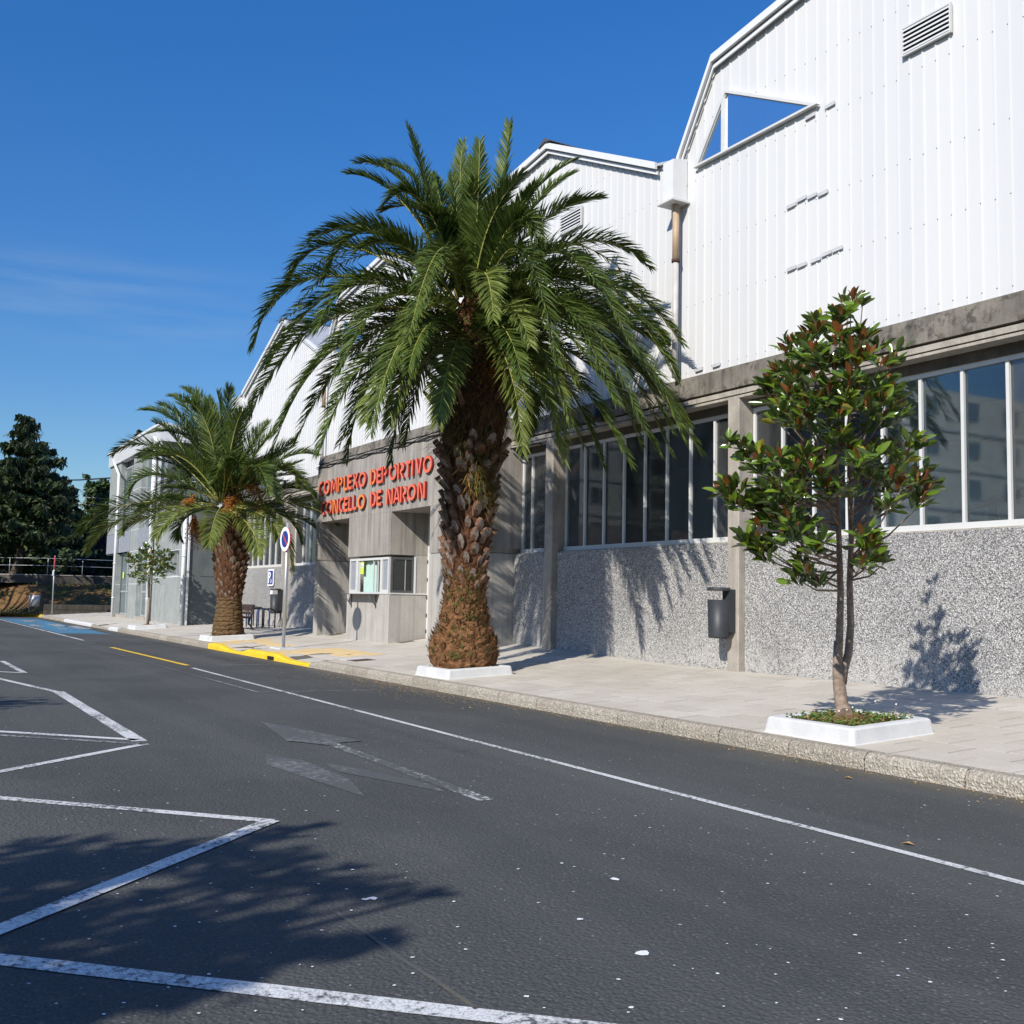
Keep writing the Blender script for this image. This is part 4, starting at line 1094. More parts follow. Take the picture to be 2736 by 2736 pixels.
def litter_bin(x, y, z0, z1, label, sticker):
    t_ = thing('litter_bin', (x, y, z0), label, 'litter bin', 'wall mounted litter bins')
    m = MB(); r = .185; zt = z1 - .20; n = 22
    def oval(rx, ry, z): return [(x + rx * math.cos(6.2832 * i / n), y + ry * math.sin(6.2832 * i / n), z) for i in range(n)]
    rings_ = [oval(r * .90, r * .88, z0), oval(r * .93, r * .9, z0 + .03), oval(r, r, zt), oval(r * .95, r * .95, zt), oval(r * .88, r * .86, z0 + .05)]
    o = len(m.v)
    for q in rings_: m.v += [V(p) for p in q]
    for a in range(4):
        for i in range(n):
            j = (i + 1) % n
            if a in (0, 1, 3): m.smooth.add(len(m.f))
            m.f.append([o + a * n + i, o + a * n + j, o + (a + 1) * n + j, o + (a + 1) * n + i]); m.m.append(0)
    m.f.append([o + i for i in range(n - 1, -1, -1)]); m.m.append(0); m.f.append([o + 4 * n + i for i in range(n)]); m.m.append(0)
    m.build('bin_body', 'bin_plastic', t_)
    m = MB(); top = [oval(r * 1.04, r * 1.04, z1 - .055), oval(r * 1.06, r * 1.06, z1 - .035), oval(r * .95, r * .95, z1)]
    o = 0
    for q in top: m.v += [V(p) for p in q]
    for a in range(2):
        for i in range(n):
            j = (i + 1) % n; m.f.append([a * n + i, a * n + j, (a + 1) * n + j, (a + 1) * n + i]); m.m.append(0)
    m.f.append([i for i in range(n - 1, -1, -1)]); m.m.append(0); m.f.append([2 * n + i for i in range(n)]); m.m.append(0)
    m.build('hood', 'bin_plastic', t_)
    m = MB(); m.box(x + .02, x + .17, y + .06, y + .2, z0 + .1, z1 - .03); m.build('back_bracket', 'bin_plastic', t_)
    if sticker:
        m = MB(); rr = r * 1.02
        for i in range(6):
            a0_, a1_ = R(215 + 15 * i), R(215 + 15 * (i + 1))
            m.quad((x + rr * math.cos(a0_), y + rr * math.sin(a0_), zt + .005), (x + rr * math.cos(a1_), y + rr * math.sin(a1_), zt + .005), (x + rr * math.cos(a1_), y + rr * math.sin(a1_), zt + .13), (x + rr * math.cos(a0_), y + rr * math.sin(a0_), zt + .13))
        m.build('ash_plate', 'sign_white', t_)
litter_bin(-36.14, 11.74, .86, 1.72, 'dark grey litter bin with a pale plate, on the pillar behind the no-parking post', True)
litter_bin(-13.30, 11.74, .92, 1.74, 'dark grey litter bin on the concrete pillar left of the tall magnolia', False)

br = thing('bicycle_rack', (-37.5, 11.4, gz(-37.5, 11.4)), 'dark blue tubular bicycle rack of hoops against the pebble-dash wall', 'bicycle rack')
for i in range(6):
    x = -35.81 - .62 * i; z = gz(x, 11.3); pts = []
    for q in range(9):
        a = math.pi * q / 8; pts.append((x, 11.42 - .22 * math.cos(a), 1.02 - .12 + .12 * math.sin(a)))
    pts = [(x, 11.2, z)] + pts + [(x, 11.64, z)]
    MB().tube(pts, .024, 8).build('hoop', 'black_metal' if i % 2 == 0 else 'blue_rail', br)
MB().tube([(-35.81, 11.2, .9), (-35.87, 11.2, 1.03), (-36.0, 11.2, 1.06), (-38.95, 11.2, 1.06)], .026, 8).build('top_rail', 'black_metal', br)

bn = thing('bench', (-36.0, 10.4, gz(-36, 10.4)), 'dark wooden bench with cast legs half hidden behind the smaller palm trunk', 'bench')
zb_ = gz(-35.5, 10.4)
for i in range(4): MB().box(-36.9, -35.05, 10.2 + i * .11, 10.29 + i * .11, zb_ + .43, zb_ + .46).build('seat_slat', 'bench_wood', bn)
for i in range(3): MB().box(-36.9, -35.05, 10.62 + .02 * i, 10.65 + .02 * i, zb_ + .52 + i * .12, zb_ + .62 + i * .12).build('back_slat', 'bench_wood', bn)
for x in (-35.2, -36.75):
    MB().tube([(x, 10.16, zb_), (x, 10.26, zb_ + .22), (x, 10.22, zb_ + .43)], .03, 6).tube([(x, 10.72, zb_), (x, 10.55, zb_ + .24), (x, 10.60, zb_ + .46), (x, 10.70, zb_ + .86)], .03, 6).tube([(x, 10.2, zb_ + .42), (x, 10.6, zb_ + .42)], .028, 6).build('cast_leg', 'black_metal', bn)

# ------------------------------------------------------------------ planters
def planter(x0, x1, y0, y1, h, label, soil, cover=None, sl=.03, wd=.115):
    cx, cy = (x0 + x1) / 2, (y0 + y1) / 2
    t_ = thing('planter', (cx, cy, gz(cx, cy)), label, 'planter', 'white kerbed planters along the pavement')
    m = MB(); bv = .02; zt = max(gz(x0, y0), gz(x1, y1)) * .5 + min(gz(x0, y0), gz(x1, y1)) * .5 + h
    def loop(d, zf): return [(x0 + d, y0 + d, zf(x0, y0)), (x1 - d, y0 + d, zf(x1, y0)), (x1 - d, y1 - d, zf(x1, y1)), (x0 + d, y1 - d, zf(x0, y1))]
    tilt = .03
    top = lambda x, y: zt + (gz(x, y) - gz(cx, cy)) * .9
    def rl(d, zf, r, k=5):
        pts = []
        X0, X1, Y0, Y1 = x0 + d, x1 - d, y0 + d, y1 - d
        for (ax, ay, a0) in ((X0 + r, Y0 + r, 180), (X1 - r, Y0 + r, 270), (X1 - r, Y1 - r, 0), (X0 + r, Y1 - r, 90)):
            for q in range(k + 1):
                a = R(a0 + 90 * q / k); x = ax + r * math.cos(a); y = ay + r * math.sin(a)
                pts.append((x + .004 * mnoise.noise(V((x * 7, y * 7, d))), y + .004 * mnoise.noise(V((x * 7, y * 7, d + 9))), zf(x, y) + .006 * mnoise.noise(V((x * 5, y * 5, 3)))))
        return pts
    loops = [rl(-.015, lambda x, y: gz(x, y) - .01, .05), rl(0, lambda x, y: gz(x, y) + .012, .05), rl(sl - .01, lambda x, y: top(x, y) - bv, .05), rl(sl + .006, lambda x, y: top(x, y) - .004, .05),
             rl(sl + .03, lambda x, y: top(x, y), .05), rl(sl + wd - .02, lambda x, y: top(x, y), .05), rl(sl + wd, lambda x, y: top(x, y) - bv, .04), rl(sl + wd, lambda x, y: top(x, y) - .14, .04)]
    nn = len(loops[0])
    for l_ in loops: m.v += [V(p) for p in l_]
    for a in range(len(loops) - 1):
        for i in range(nn):
            j = (i + 1) % nn
            if a in (2, 3): m.smooth.add(len(m.f))
            m.f.append([a * nn + i, a * nn + j, (a + 1) * nn + j, (a + 1) * nn + i]); m.m.append(0)
    m.build('rim', 'white_masonry', t_)
    m = MB(); k = 12; d = sl + wd
    for i in range(k + 1):
        for j in range(k + 1):
            x = lerp(x0 + d, x1 - d, i / k); y = lerp(y0 + d, y1 - d, j / k)
            rr = math.hypot(x - cx, y - cy); m.v.append(V((x, y, top(x, y) - .03 + .05 * max(0, 1 - rr / .35) + .018 * mnoise.noise(V((x * 9, y * 9, 0))))))
    for i in range(k):
        for j in range(k):
            m.f.append([i * (k + 1) + j, (i + 1) * (k + 1) + j, (i + 1) * (k + 1) + j + 1, i * (k + 1) + j + 1]); m.m.append(0)
    m.build('soil_bed', soil, t_)
    if cover:
        m = MB()
        for i in range(cover):
            x = random.uniform(x0 + d, x1 - d); y = random.uniform(y0 + d, y1 - d)
            rr = math.hypot(x - cx, y - cy)
            if rr < .22 * random.uniform(.6, 1.4): continue
            edge = min(x - x0 - d, x1 - d - x, y - y0 - d, y1 - d - y)
            z = top(x, y) - .025 + random.uniform(0, .055); s = random.uniform(.010, .024)
            a = random.random() * 6.28; b = random.uniform(-.7, .7)
            d1 = V((math.cos(a), math.sin(a), b)) * s; d2 = V((-math.sin(a), math.cos(a), random.uniform(-.5, .5))) * s * .7
            p = V((x, y, z)); m.add([p - d1, p + d2, p + d1, p - d2], [(0, 1, 2, 3)], 0 if random.random() < .9 else 1)
        for i in range(26):
            x = random.uniform(x0 + d, x1 - d); y = random.uniform(y0 + d, y1 - d); z = top(x, y); h_ = random.uniform(.05, .17)
            p = V((x, y, z)); q = p + V((random.uniform(-.03, .03), random.uniform(-.03, .03), h_))
            m.add([p + V((-.002, 0, 0)), p + V((.002, 0, 0)), q], [(0, 1, 2)], 1)
            if i < 6:
                for w in range(3):
                    a = w * 1.05; e1 = V((math.cos(a), math.sin(a), 0)) * .007; e2 = V((0, 0, .007)); m.add([q - e1 - e2, q + e1 - e2, q + e1 + e2, q - e1 + e2], [(0, 1, 2, 3)], 2)
        m.build('ground_cover', ['ground_leaf', 'dry_litter', 'petal_white'], t_, 'stuff')
    return t_, zt
planter(-8.24, -7.06, 7.87, 9.05, .155, 'white planter with clover around the twin-stemmed magnolia', 'dry_earth', 1700)
planter(-16.66, -15.42, 7.90, 9.14, .150, 'white planter around the foot of the big palm', 'soil', 260)
planter(-31.05, -29.75, 7.86, 9.12, .145, 'white planter around the foot of the smaller palm', 'soil', 160)
planter(-41.25, -40.05, 7.82, 9.0, .14, 'white planter with the small round magnolia by the office wing', 'soil', 60)

# ------------------------------------------------------------------ palms
def bez(a, b, c, t_): return a * (1 - t_) ** 2 + b * 2 * t_ * (1 - t_) + c * t_ * t_
def frond(parent, a, via, c, wid_=.42, n=92, mat='palm_leaflet', lift=.55, rs=.022, name='frond', twist=None):
    ctl = via * 2 - (a + c) * .5
    m = MB()
    K = 15
    P_ = [bez(a, ctl, c, i / K) for i in range(K + 1)]
    ln = sum((P_[i + 1] - P_[i]).length for i in range(K))
    m.tube(P_, [lerp(rs, .004, (i / K) ** .8) for i in range(K + 1)], 5, 1)
    tw = random.uniform(-.22, .22) if twist is None else twist
    for i in range(n):
        t_ = .07 + .93 * (i + random.uniform(0, .6)) / n
        p = bez(a, ctl, c, t_); tg = (bez(a, ctl, c, min(1, t_ + .01)) - bez(a, ctl, c, t_ - .01)).normalized()
        sd = tg.cross(V((0, 0, 1)))
        if sd.length < .05: sd = tg.cross(V((.3, -1, 0)))
        sd.normalize(); up = sd.cross(tg).normalized()
        if tw: 
            sd, up = sd * math.cos(tw) + up * math.sin(tw), up * math.cos(tw) - sd * math.sin(tw)
        prof = (.30 + .70 * min(1, t_ / .30)) * (1 - .62 * max(0, (t_ - .55) / .45) ** 1.5)
        for s in (-1, 1):
            if random.random() < .03: continue
            L_ = wid_ * prof * random.uniform(.86, 1.10)
            ang = lerp(1.05, .48, t_) + random.uniform(-.10, .10)
            el = lift * (1 if i % 2 else .45) + random.uniform(-.22, .22)
            d = (tg * math.cos(ang) + (sd * s * math.cos(el) + up * math.sin(el)) * math.sin(ang)).normalized()
            wv = d.cross(up); 
            if wv.length < .05: wv = tg.copy()
            wv.normalize(); qa = random.gauss(0, .55); wv = (wv * math.cos(qa) + d.cross(wv) * math.sin(qa)).normalized(); w = .0135 * (1 if wid_ > .3 else .9) * random.uniform(.8, 1.15)
            mid = p + d * L_ * .55; tip = p + d * L_ - V((0, 0, 1)) * L_ * random.uniform(.03, .14) + tg * L_ * .05
            fold = up * w * .8
            m.add([p - wv * w * .6, p + wv * w * .6, mid + wv * w + fold * .2, mid - wv * w + fold * .2, tip], [(0, 1, 2, 3), (3, 2, 4)], 0)
    return m.build(name, [mat, 'rachis'], parent)

def leaf_base_mesh(w, h, d, seed):
    random.seed(seed)
    m = MB()
    def J(x): return x * random.uniform(.85, 1.15)
    # shield, narrow at the foot, faceted, tilted out at the top
    out = [(-.34, 0), (.34, 0), (.5, .50), (.34, .88), (0, 1.05), (-.34, .88), (-.5, .50)]
    vb = [(J(x) * w, 0.0, z * h) for x, z in out]
    vf = [(J(x) * w * .84, -d * (.35 + .65 * z) * random.uniform(.9, 1.1), z * h * .95 + .02 * h) for x, z in out]
    n = len(out)
    m.add(vb + vf, [], 0)
    for i in range(n):
        j = (i + 1) % n; m.f.append([i, j, n + j, n + i]); m.m.append(0)
    cidx = len(m.v); m.v.append(V((0, -d * .74, h * .52)))
    for i in range(n):
        j = (i + 1) % n; m.f.append([n + i, n + j, cidx]); m.m.append(1 if i in (1, 2, 3, 4, 5) and seed % 3 else 0)
    me = bpy.data.meshes.new('leaf_base'); me.from_pydata([tuple(p) for p in m.v], [], m.f)
    me.materials.append(M['leaf_base']); me.materials.append(M['cut_face'])
    for i, p in enumerate(me.polygons): p.material_index = m.m[i]
    return me
LBM = [leaf_base_mesh(random.uniform(.13, .165), random.uniform(.20, .26), random.uniform(.07, .11), 40 + i) for i in range(8)]
LBM2 = [leaf_base_mesh(.125, .17, .055, 60 + i) for i in range(4)]
random.seed(23)
def trunk_profile(prof, z):
    if z <= prof[0][0]: return prof[0][1], prof[0][2], prof[0][3]
    for a, b in zip(prof, prof[1:]):
        if a[0] <= z <= b[0]:
            t_ = (z - a[0]) / (b[0] - a[0]); return tuple(lerp(a[k], b[k], t_) for k in (1, 2, 3))
    return prof[-1][1:]
def palm_trunk(parent, x, y, prof, mat_of, rough=.03, fibre=(0, 0), name='trunk', mats=('palm_trunk', 'palm_fibre', 'palm_ring'), ringed=None):
    m = MB(); n = 44; z0, z1 = prof[0][0], prof[-1][0]; rows = int((z1 - z0) / .045)
    for i in range(rows + 1):
        z = lerp(z0, z1, i / rows); r, dx, dy = trunk_profile(prof, z)
        for k in range(n):
            a = 6.2832 * k / n
            q = V((math.cos(a) * 3.2, math.sin(a) * 3.2, z * 4.0))
            amp = rough * (1.6 if z < fibre[1] else .8)
            rr = r + amp * (mnoise.noise(q * 1.4) + .8 * mnoise.noise(q * 3.1))
            if ringed and z < ringed: rr += .016 * math.sin(z * 52 + mnoise.noise(q * .7) * 3)
            m.v.append(V((x + dx + rr * math.cos(a), y + dy + rr * math.sin(a), z + .02 * mnoise.noise(q * 2))))
    for i in range(rows):
        z = lerp(z0, z1, i / rows)
        for k in range(n):
            k2 = (k + 1) % n; m.f.append([i * n + k, i * n + k2, (i + 1) * n + k2, (i + 1) * n + k]); m.m.append(mat_of(z, k))
    m.f.append([rows * n + k for k in range(n)]); m.m.append(0)
    return m.build(name, list(mats), parent)
def place_bases(trunk, parent_loc, x, y, prof, z0, z1, count, meshes, grow, sc0, sc1, tilt=.12, phase=0.0):
    ga = 2.39996
    for i in range(count):
        f = i / count; z = lerp(z0, z1, f); r, dx, dy = trunk_profile(prof, z)
        a = ga * i + phase + random.uniform(-.14, .14); z += random.uniform(-.04, .04)
        o = bpy.data.objects.new('leaf_base', random.choice(meshes)); COL.objects.link(o); o.parent = trunk
        s = lerp(sc0, sc1, f) * random.uniform(.85, 1.15)
        rr = r - .018
        o.location = V((x + dx + rr * math.cos(a), y + dy + rr * math.sin(a), z)) - parent_loc
        o.rotation_euler = ((tilt + grow * f) + random.uniform(-.08, .08), random.uniform(-.12, .12), a + math.pi / 2)
        o.scale = (s, s, s * random.uniform(.85, 1.15))

# ---- the big palm
PX, PY = -16.12, 8.55
DB = depth_of((PX, PY, 3))
p1 = thing('palm_tree', (PX, PY, .4), 'big date palm with huge arching crown and thick scaly trunk before the sign', 'palm tree', 'date palms on the pavement')
zof = lambda v: at(1240 / 1.41615, v / 1.41615, DB).z
prof = [(.30, .50, 0, 0), (.42, .56, 0, 0), (.62, .58, 0, 0), (.82, .55, 0, 0), (1.02, .425, 0, 0), (1.33, .37, 0, 0), (1.65, .34, 0, 0), (2.03, .335, 0, 0), (2.35, .355, .01, .01), (2.67, .37, .01, .01),
        (3.06, .385, .02, .02), (3.5, .42, .03, .03), (4.15, .50, .05, .05), (4.6, .57, .06, .06), (5.2, .58, .06, .06), (5.8, .52, .06, .06), (6.4, .38, .06, .06), (6.85, .12, .06, .06)]
tr1 = palm_trunk(p1, PX, PY, prof, lambda z, k: 1 if z < 1.75 + .25 * mnoise.noise(V((k * .5, z, 0))) else 0, .035, (0, 1.5))
place_bases(tr1, V((PX, PY, .4)), PX, PY, prof, 1.6, 4.15, 138, LBM, .42, .82, 1.30, .12)
# shredded fibre and old scars round the swollen foot
m = MB()
for i in range(1500):
    z = random.uniform(.45, 2.0); a = random.random() * 6.2832; r, dx, dy = trunk_profile(prof, z)
    w = random.uniform(.012, .035); h = random.uniform(.03, .10)
    n_ = V((math.cos(a), math.sin(a), 0)); t_ = V((-math.sin(a), math.cos(a), 0)); p = V((PX, PY, z)) + n_ * (r + .015)
    o = n_ * random.uniform(.01, .07); sk = t_ * random.uniform(-.03, .03)
    m.add([p - t_ * w, p + t_ * w, p + t_ * w * .6 + o + sk + V((0, 0, h)), p - t_ * w * .5 + o * .8 + sk + V((0, 0, h * .9))], [(0, 1, 2, 3)], 0 if random.random() < .75 else 1)
m.build('trunk_fibre', ['palm_dead', 'fern'], p1, 'stuff')
def H(u, v, d=0.0): return at(u, v, DB + d)
F1 = [((868,560),(815,385),(770,240),.3,.6),((880,550),(868,410),(872,270),1,1.6),((890,550),(900,420),(905,266),-.4,-.5),((900,550),(940,395),(961,233),.3,.6),
 ((905,555),(985,390),(1085,303),.2,.5),((905,560),(1000,400),(1082,328),.8,1.3),((910,560),(1015,425),(1133,373),-.3,-.5),((905,570),(1090,458),(1224,503),.3,.5),
 ((905,585),(1040,500),(1112,495),1.0,1.8),((910,580),(1130,530),(1286,648),0,0),((910,590),(1140,570),(1262,655),.8,1),((905,600),(1150,600),(1275,705),-.5,-.8),
 ((905,600),(1120,635),(1320,850),-.8,-1.2),((905,605),(1140,660),(1300,800),.2,.2),((900,610),(1100,680),(1242,855),-.5,-1),((900,615),(1060,690),(1190,878),-.9,-1.6),
 ((900,620),(1040,690),(1140,885),.3,.3),((900,620),(1005,685),(1065,868),-1.2,-2),((895,625),(985,700),(1000,815),.8,1.0),((895,610),(955,680),(985,850),-1.4,-2.2),
 ((890,570),(915,515),(931,602),-1.2,-2.3),((868,560),(838,480),(798,575),-1.3,-2.3),((870,600),(805,578),(762,655),-1.3,-2.2),((875,620),(848,685),(826,797),-1.4,-2.1),
 ((870,615),(790,660),(735,800),-1.1,-1.9),((900,560),(975,415),(1018,488),-.8,-1.3),((865,565),(765,388),(657,328),.2,.4),((865,560),(775,362),(672,306),.9,1.5),
 ((865,560),(800,360),(712,312),1.3,2),((862,570),(812,415),(722,398),.6,1),((868,560),(800,385),(728,384),-.5,-.8),((860,580),(735,442),(592,445),.3,.3),
 ((860,585),(650,462),(544,537),0,0),((860,585),(715,438),(612,525),-.7,-1),((860,595),(600,522),(477,657),-.3,-.5),((860,600),(660,540),(505,690),.5,.6),
 ((858,605),(625,600),(470,785),-.2,-.2),((858,610),(640,590),(498,690),1,1.3),((855,615),(650,645),(520,835),-.7,-1.1),((855,615),(690,640),(558,832),.4,.4),
 ((860,620),(705,670),(600,858),-1,-1.6),((860,620),(720,690),(655,868),.2,.2),((862,625),(745,690),(690,795),-1.2,-2),((865,625),(775,720),(738,872),.7,.7),
 ((860,580),(700,525),(600,620),-.9,-1.5),((862,590),(740,560),(640,700),-1,-1.8),((905,580),(1010,560),(1120,660),-1.1,-1.9),((900,590),(1000,600),(1090,730),-1.2,-2.0),
 ((895,600),(970,640),(1040,770),-1.3,-2.1),((905,565),(1060,520),(1180,600),-.8,-1.4),((880,560),(885,430),(890,300),.5,.9),((872,560),(842,420),(815,330),.8,1.4),
 ((895,555),(925,420),(985,330),-.6,-.9),((865,575),(770,470),(680,470),-.9,-1.5)]
random.seed(5)
for i, (a, v, c, dv, dt) in enumerate(F1):
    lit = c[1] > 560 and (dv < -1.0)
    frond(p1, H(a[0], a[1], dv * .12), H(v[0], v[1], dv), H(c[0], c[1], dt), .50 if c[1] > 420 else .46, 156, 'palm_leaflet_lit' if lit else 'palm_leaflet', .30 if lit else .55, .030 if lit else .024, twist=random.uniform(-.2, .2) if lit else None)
# fronds at the back of the crown and young ones in the heart
for i in range(18):
    s = -1 if i % 2 else 1
    k = random.uniform(.15, 1)
    tx = 880 + s * (90 + 300 * k); ty = random.uniform(500, 760) + 60 * k
    vx = 880 + s * (60 + 150 * k); vy = ty - random.uniform(110, 190)
    d = random.uniform(1.0, 2.2)
    frond(p1, H(880 + s * 12, 575, .2), H(vx, vy + 40, d * .6), H(tx, ty, d * 1.3), .45, 84)
FR = [(1075,800,-2.4),(700,820,-2.2),(1210,840,.8),(1100,840,1.3),(760,840,1.2),(640,840,.9),(1165,760,-2.9),(1290,830,-2.0),(1000,650,-2.8),(1040,600,-2.5),(985,715,-3.0),(770,700,-2.8)]
for (tx, ty, d) in FR:
    s = (tx - 882); y0_ = 600 + random.uniform(0, 60)
    vx = 882 + s * random.uniform(.50, .62); vy = lerp(y0_, ty, .22) - random.uniform(25, 70)
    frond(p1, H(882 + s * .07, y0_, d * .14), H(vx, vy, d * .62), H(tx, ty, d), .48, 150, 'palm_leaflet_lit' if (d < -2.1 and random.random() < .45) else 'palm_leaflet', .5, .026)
for i in range(14):
    tx = 885 + random.uniform(-120, 130); frond(p1, H(885, 580, .1), H(885 + (tx - 885) * .5, 450, .1), H(tx, random.uniform(330, 470), random.uniform(-1.3, .6)), .40, 90)
def radial(parent, cx, cy, hz, az, r, ztip, arch, wid_, n, mat='palm_leaflet'):
    az = R(az + random.uniform(-7, 7)); d = V((math.cos(az), math.sin(az), 0)); r *= random.uniform(.92, 1.06)
    a = V((cx, cy, hz)) + d * .14
    frond(parent, a, V((cx, cy, hz + arch)) + d * r * .54, V((cx, cy, ztip + random.uniform(-.15, .15))) + d * r, wid_, n, mat, .55, .026)
for az in (-44, -14, 14, 42): radial(p1, PX + .06, PY + .06, 6.3, az, 3.7, 5.0, .7, .48, 140)
for az in (2, 14, 26, 38, 50, 64, -110): radial(p1, PX + .06, PY + .06, 5.9, az, 3.5, 4.2, .42, .48, 140)
# brown skirt of cut stalks, hanging fibre and ferns below the crown
m = MB()
for i in range(3600):
    z = random.uniform(4.05, 6.4); a = random.random() * 6.2832; r, dx, dy = trunk_profile(prof, z)
    n_ = V((math.cos(a), math.sin(a), 0)); t_ = V((-math.sin(a), math.cos(a), 0)); p = V((PX + dx, PY + dy, z)) + n_ * (r - .02)
    L_ = random.uniform(.10, .34); e = p + n_ * random.uniform(.02, .16) - V((0, 0, L_)) + t_ * random.uniform(-.10, .10); w = random.uniform(.004, .011)
    q = p + n_ * .06 + t_ * random.uniform(-.03, .03) - V((0, 0, L_ * .35))
    m.add([p - t_ * w, p + t_ * w, q + t_ * w, q - t_ * w, e], [(0, 1, 2, 3), (3, 2, 4)], random.choice((0, 3, 3, 1)))
for (a0_, z0_, cnt) in ((-.2, 3.6, 240), (2.7, 3.7, 170), (.3, 3.3, 160), (-1.0, 4.2, 160), (-2.2, 4.2, 120)):
    for i in range(cnt):
        a = a0_ + random.gauss(0, .22); z = z0_ + random.gauss(0, .16); r, dx, dy = trunk_profile(prof, z)
        n_ = V((math.cos(a), math.sin(a), 0)); t_ = V((-math.sin(a), math.cos(a), 0)); p = V((PX + dx, PY + dy, z)) + n_ * r
        e = p + n_ * random.uniform(.10, .52) + V((0, 0, random.uniform(-.36, .14))) + t_ * random.uniform(-.22, .22); w = random.uniform(.004, .010)
        q = (p + e) / 2 + V((0, 0, .05)); m.add([p - t_ * w, q - t_ * w, e, q + t_ * w], [(0, 1, 2, 3)], 1 if random.random() < .6 else 2)
m.build('hanging_fibre', ['palm_dead', 'fern', 'fruit_dark', 'brown_fibre'], p1, 'stuff')
for i in range(26):
    a = random.random() * 6.2832; z = random.uniform(4.5, 5.7); r, dx, dy = trunk_profile(prof, z)
    n_ = V((math.cos(a), math.sin(a), 0)); p = V((PX + dx, PY + dy, z)) + n_ * (r - .05)
    MB().tube([p, p + n_ * .22 + V((0, 0, .20)), p + n_ * .36 + V((0, 0, .36))], [.065, .045, .03], 6).build('cut_stalk', 'leaf_base', p1)
def fruit(parent, p, dirv, n, spread, L0, L1, ball=.013):
    m = MB()
    for i in range(n):
        d = (dirv + V((random.gauss(0, spread), random.gauss(0, spread), random.gauss(0, spread)))).normalized(); L_ = random.uniform(L0, L1)
        q = p + d * L_ * .55; e = p + d * L_ - V((0, 0, L_ * .35)); w = V((random.uniform(-1, 1), random.uniform(-1, 1), random.uniform(-1, 1))).normalized() * .006
        m.add([p - w, q - w, e, q + w], [(0, 1, 2, 3)], 0)
        for k in range(4):
            t_ = random.uniform(.35, 1); c = p.lerp(q, t_ * 2) if t_ < .5 else q.lerp(e, t_ * 2 - 1); b = ball * random.uniform(.7, 1.2)
            c = c + V((random.uniform(-.02, .02), random.uniform(-.02, .02), random.uniform(-.02, .02)))
            m.add([c + V((b, 0, 0)), c + V((0, b, 0)), c + V((-b, 0, 0)), c + V((0, -b, 0)), c + V((0, 0, b)), c - V((0, 0, b))], [(0, 1, 4), (1, 2, 4), (2, 3, 4), (3, 0, 4), (1, 0, 5), (2, 1, 5), (3, 2, 5), (0, 3, 5)], 0 if random.random() < .65 else 1)
    return m.build('fruit_bunch', ['fruit_stalk', 'fruit_dark'], parent)
for (u, v, d) in ((935, 690, -.2), (905, 590, -.6), (960, 590, .2)):
    fruit(p1, H(u, v, d), V((.2, -.3, -.4)), 60, .5, .2, .5)

# ---- the smaller palm
QX, QY = -30.32, 8.5
D2 = depth_of((QX, QY, 3))
p2 = thing('palm_tree', (QX, QY, .35), 'smaller date palm with orange fruit bunches in front of the office wing', 'palm tree', 'date palms on the pavement')
prof2 = [(.25, .45, 0, 0), (.40, .44, 0, 0), (.8, .40, 0, 0), (1.25, .34, 0, 0), (1.6, .36, 0, 0), (2.0, .41, 0, 0), (2.5, .455, 0, 0), (3.0, .47, 0, 0), (3.4, .44, 0, 0), (3.9, .34, 0, 0), (4.3, .22, 0, 0), (4.6, .1, 0, 0)]
tr2 = palm_trunk(p2, QX, QY, prof2, lambda z, k: 2 if z < 1.35 else 0, .018, (0, .5), ringed=1.4)
place_bases(tr2, V((QX, QY, .35)), QX, QY, prof2, 1.28, 3.15, 150, LBM2, .3, .8, 1.25, .12)
def G2(x, y, d=0.0): return at((200 + x * .36232) / 1.41615, (950 + y * .36232) / 1.41615, D2 + d)
F2 = [((1070,1080),(830,560),(495,402),.2,.3),((1070,1075),(850,560),(630,368),.6,1.0),((1070,1070),(900,500),(712,300),1.0,1.6),((1075,1070),(980,480),(812,243),1.2,1.8),
 ((1075,1070),(990,560),(840,345),-.5,-.8),((1085,1070),(1080,620),(1058,278),-.2,-.2),((1090,1070),(1125,560),(1132,232),.6,.9),((1095,1075),(1225,620),(1332,285),.2,.4),
 ((1100,1080),(1310,760),(1505,515),.2,.3),((1060,1085),(620,690),(285,727),.4,.6),((1060,1090),(620,880),(400,1030),-.5,-.8),((1040,1100),(380,1100),(38,1312),.2,.2),
 ((1040,1110),(420,1170),(92,1442),-.4,-.6),((1050,1110),(560,1180),(362,1305),-.8,-1.3),((1055,1120),(770,1160),(600,1342),-1.0,-1.6),((1060,1120),(830,1190),(772,1345),.6,.8),
 ((1080,1120),(1030,1210),(985,1405),-1.2,-2.0),((1100,1120),(1290,1260),(1352,1475),-1.1,-1.8),((1110,1110),(1470,1200),(1602,1585),-.8,-1.2),((1110,1105),(1500,1160),(1662,1365),.1,.2),
 ((1110,1100),(1620,1090),(1922,1235),.3,.4),((1105,1100),(1560,1170),(1785,1292),.9,1.3),((1105,1085),(1500,780),(1772,735),.3,.4),((1105,1090),(1500,850),(1645,935),-.3,-.5),
 ((1105,1095),(1540,980),(1765,1030),.8,1.2),((1075,1075),(900,640),(560,570),.8,1.2),((1075,1085),(800,760),(480,740),-.3,-.2),((1090,1080),(1180,800),(1222,860),-1.0,-1.7),
 ((1085,1080),(1100,830),(1030,910),-1.1,-1.8),((1095,1075),(1260,720),(1420,500),.9,1.4),((1065,1080),(760,640),(600,500),1.0,1.5),((1100,1085),(1400,800),(1600,640),.8,1.2),
 ((1100,1110),(1390,1180),(1500,1340),-.9,-1.4),((1060,1100),(700,1060),(470,1150),.6,.8),((1080,1075),(1040,620),(985,330),.4,.8),((1090,1075),(1160,640),(1230,420),-.4,-.6)]
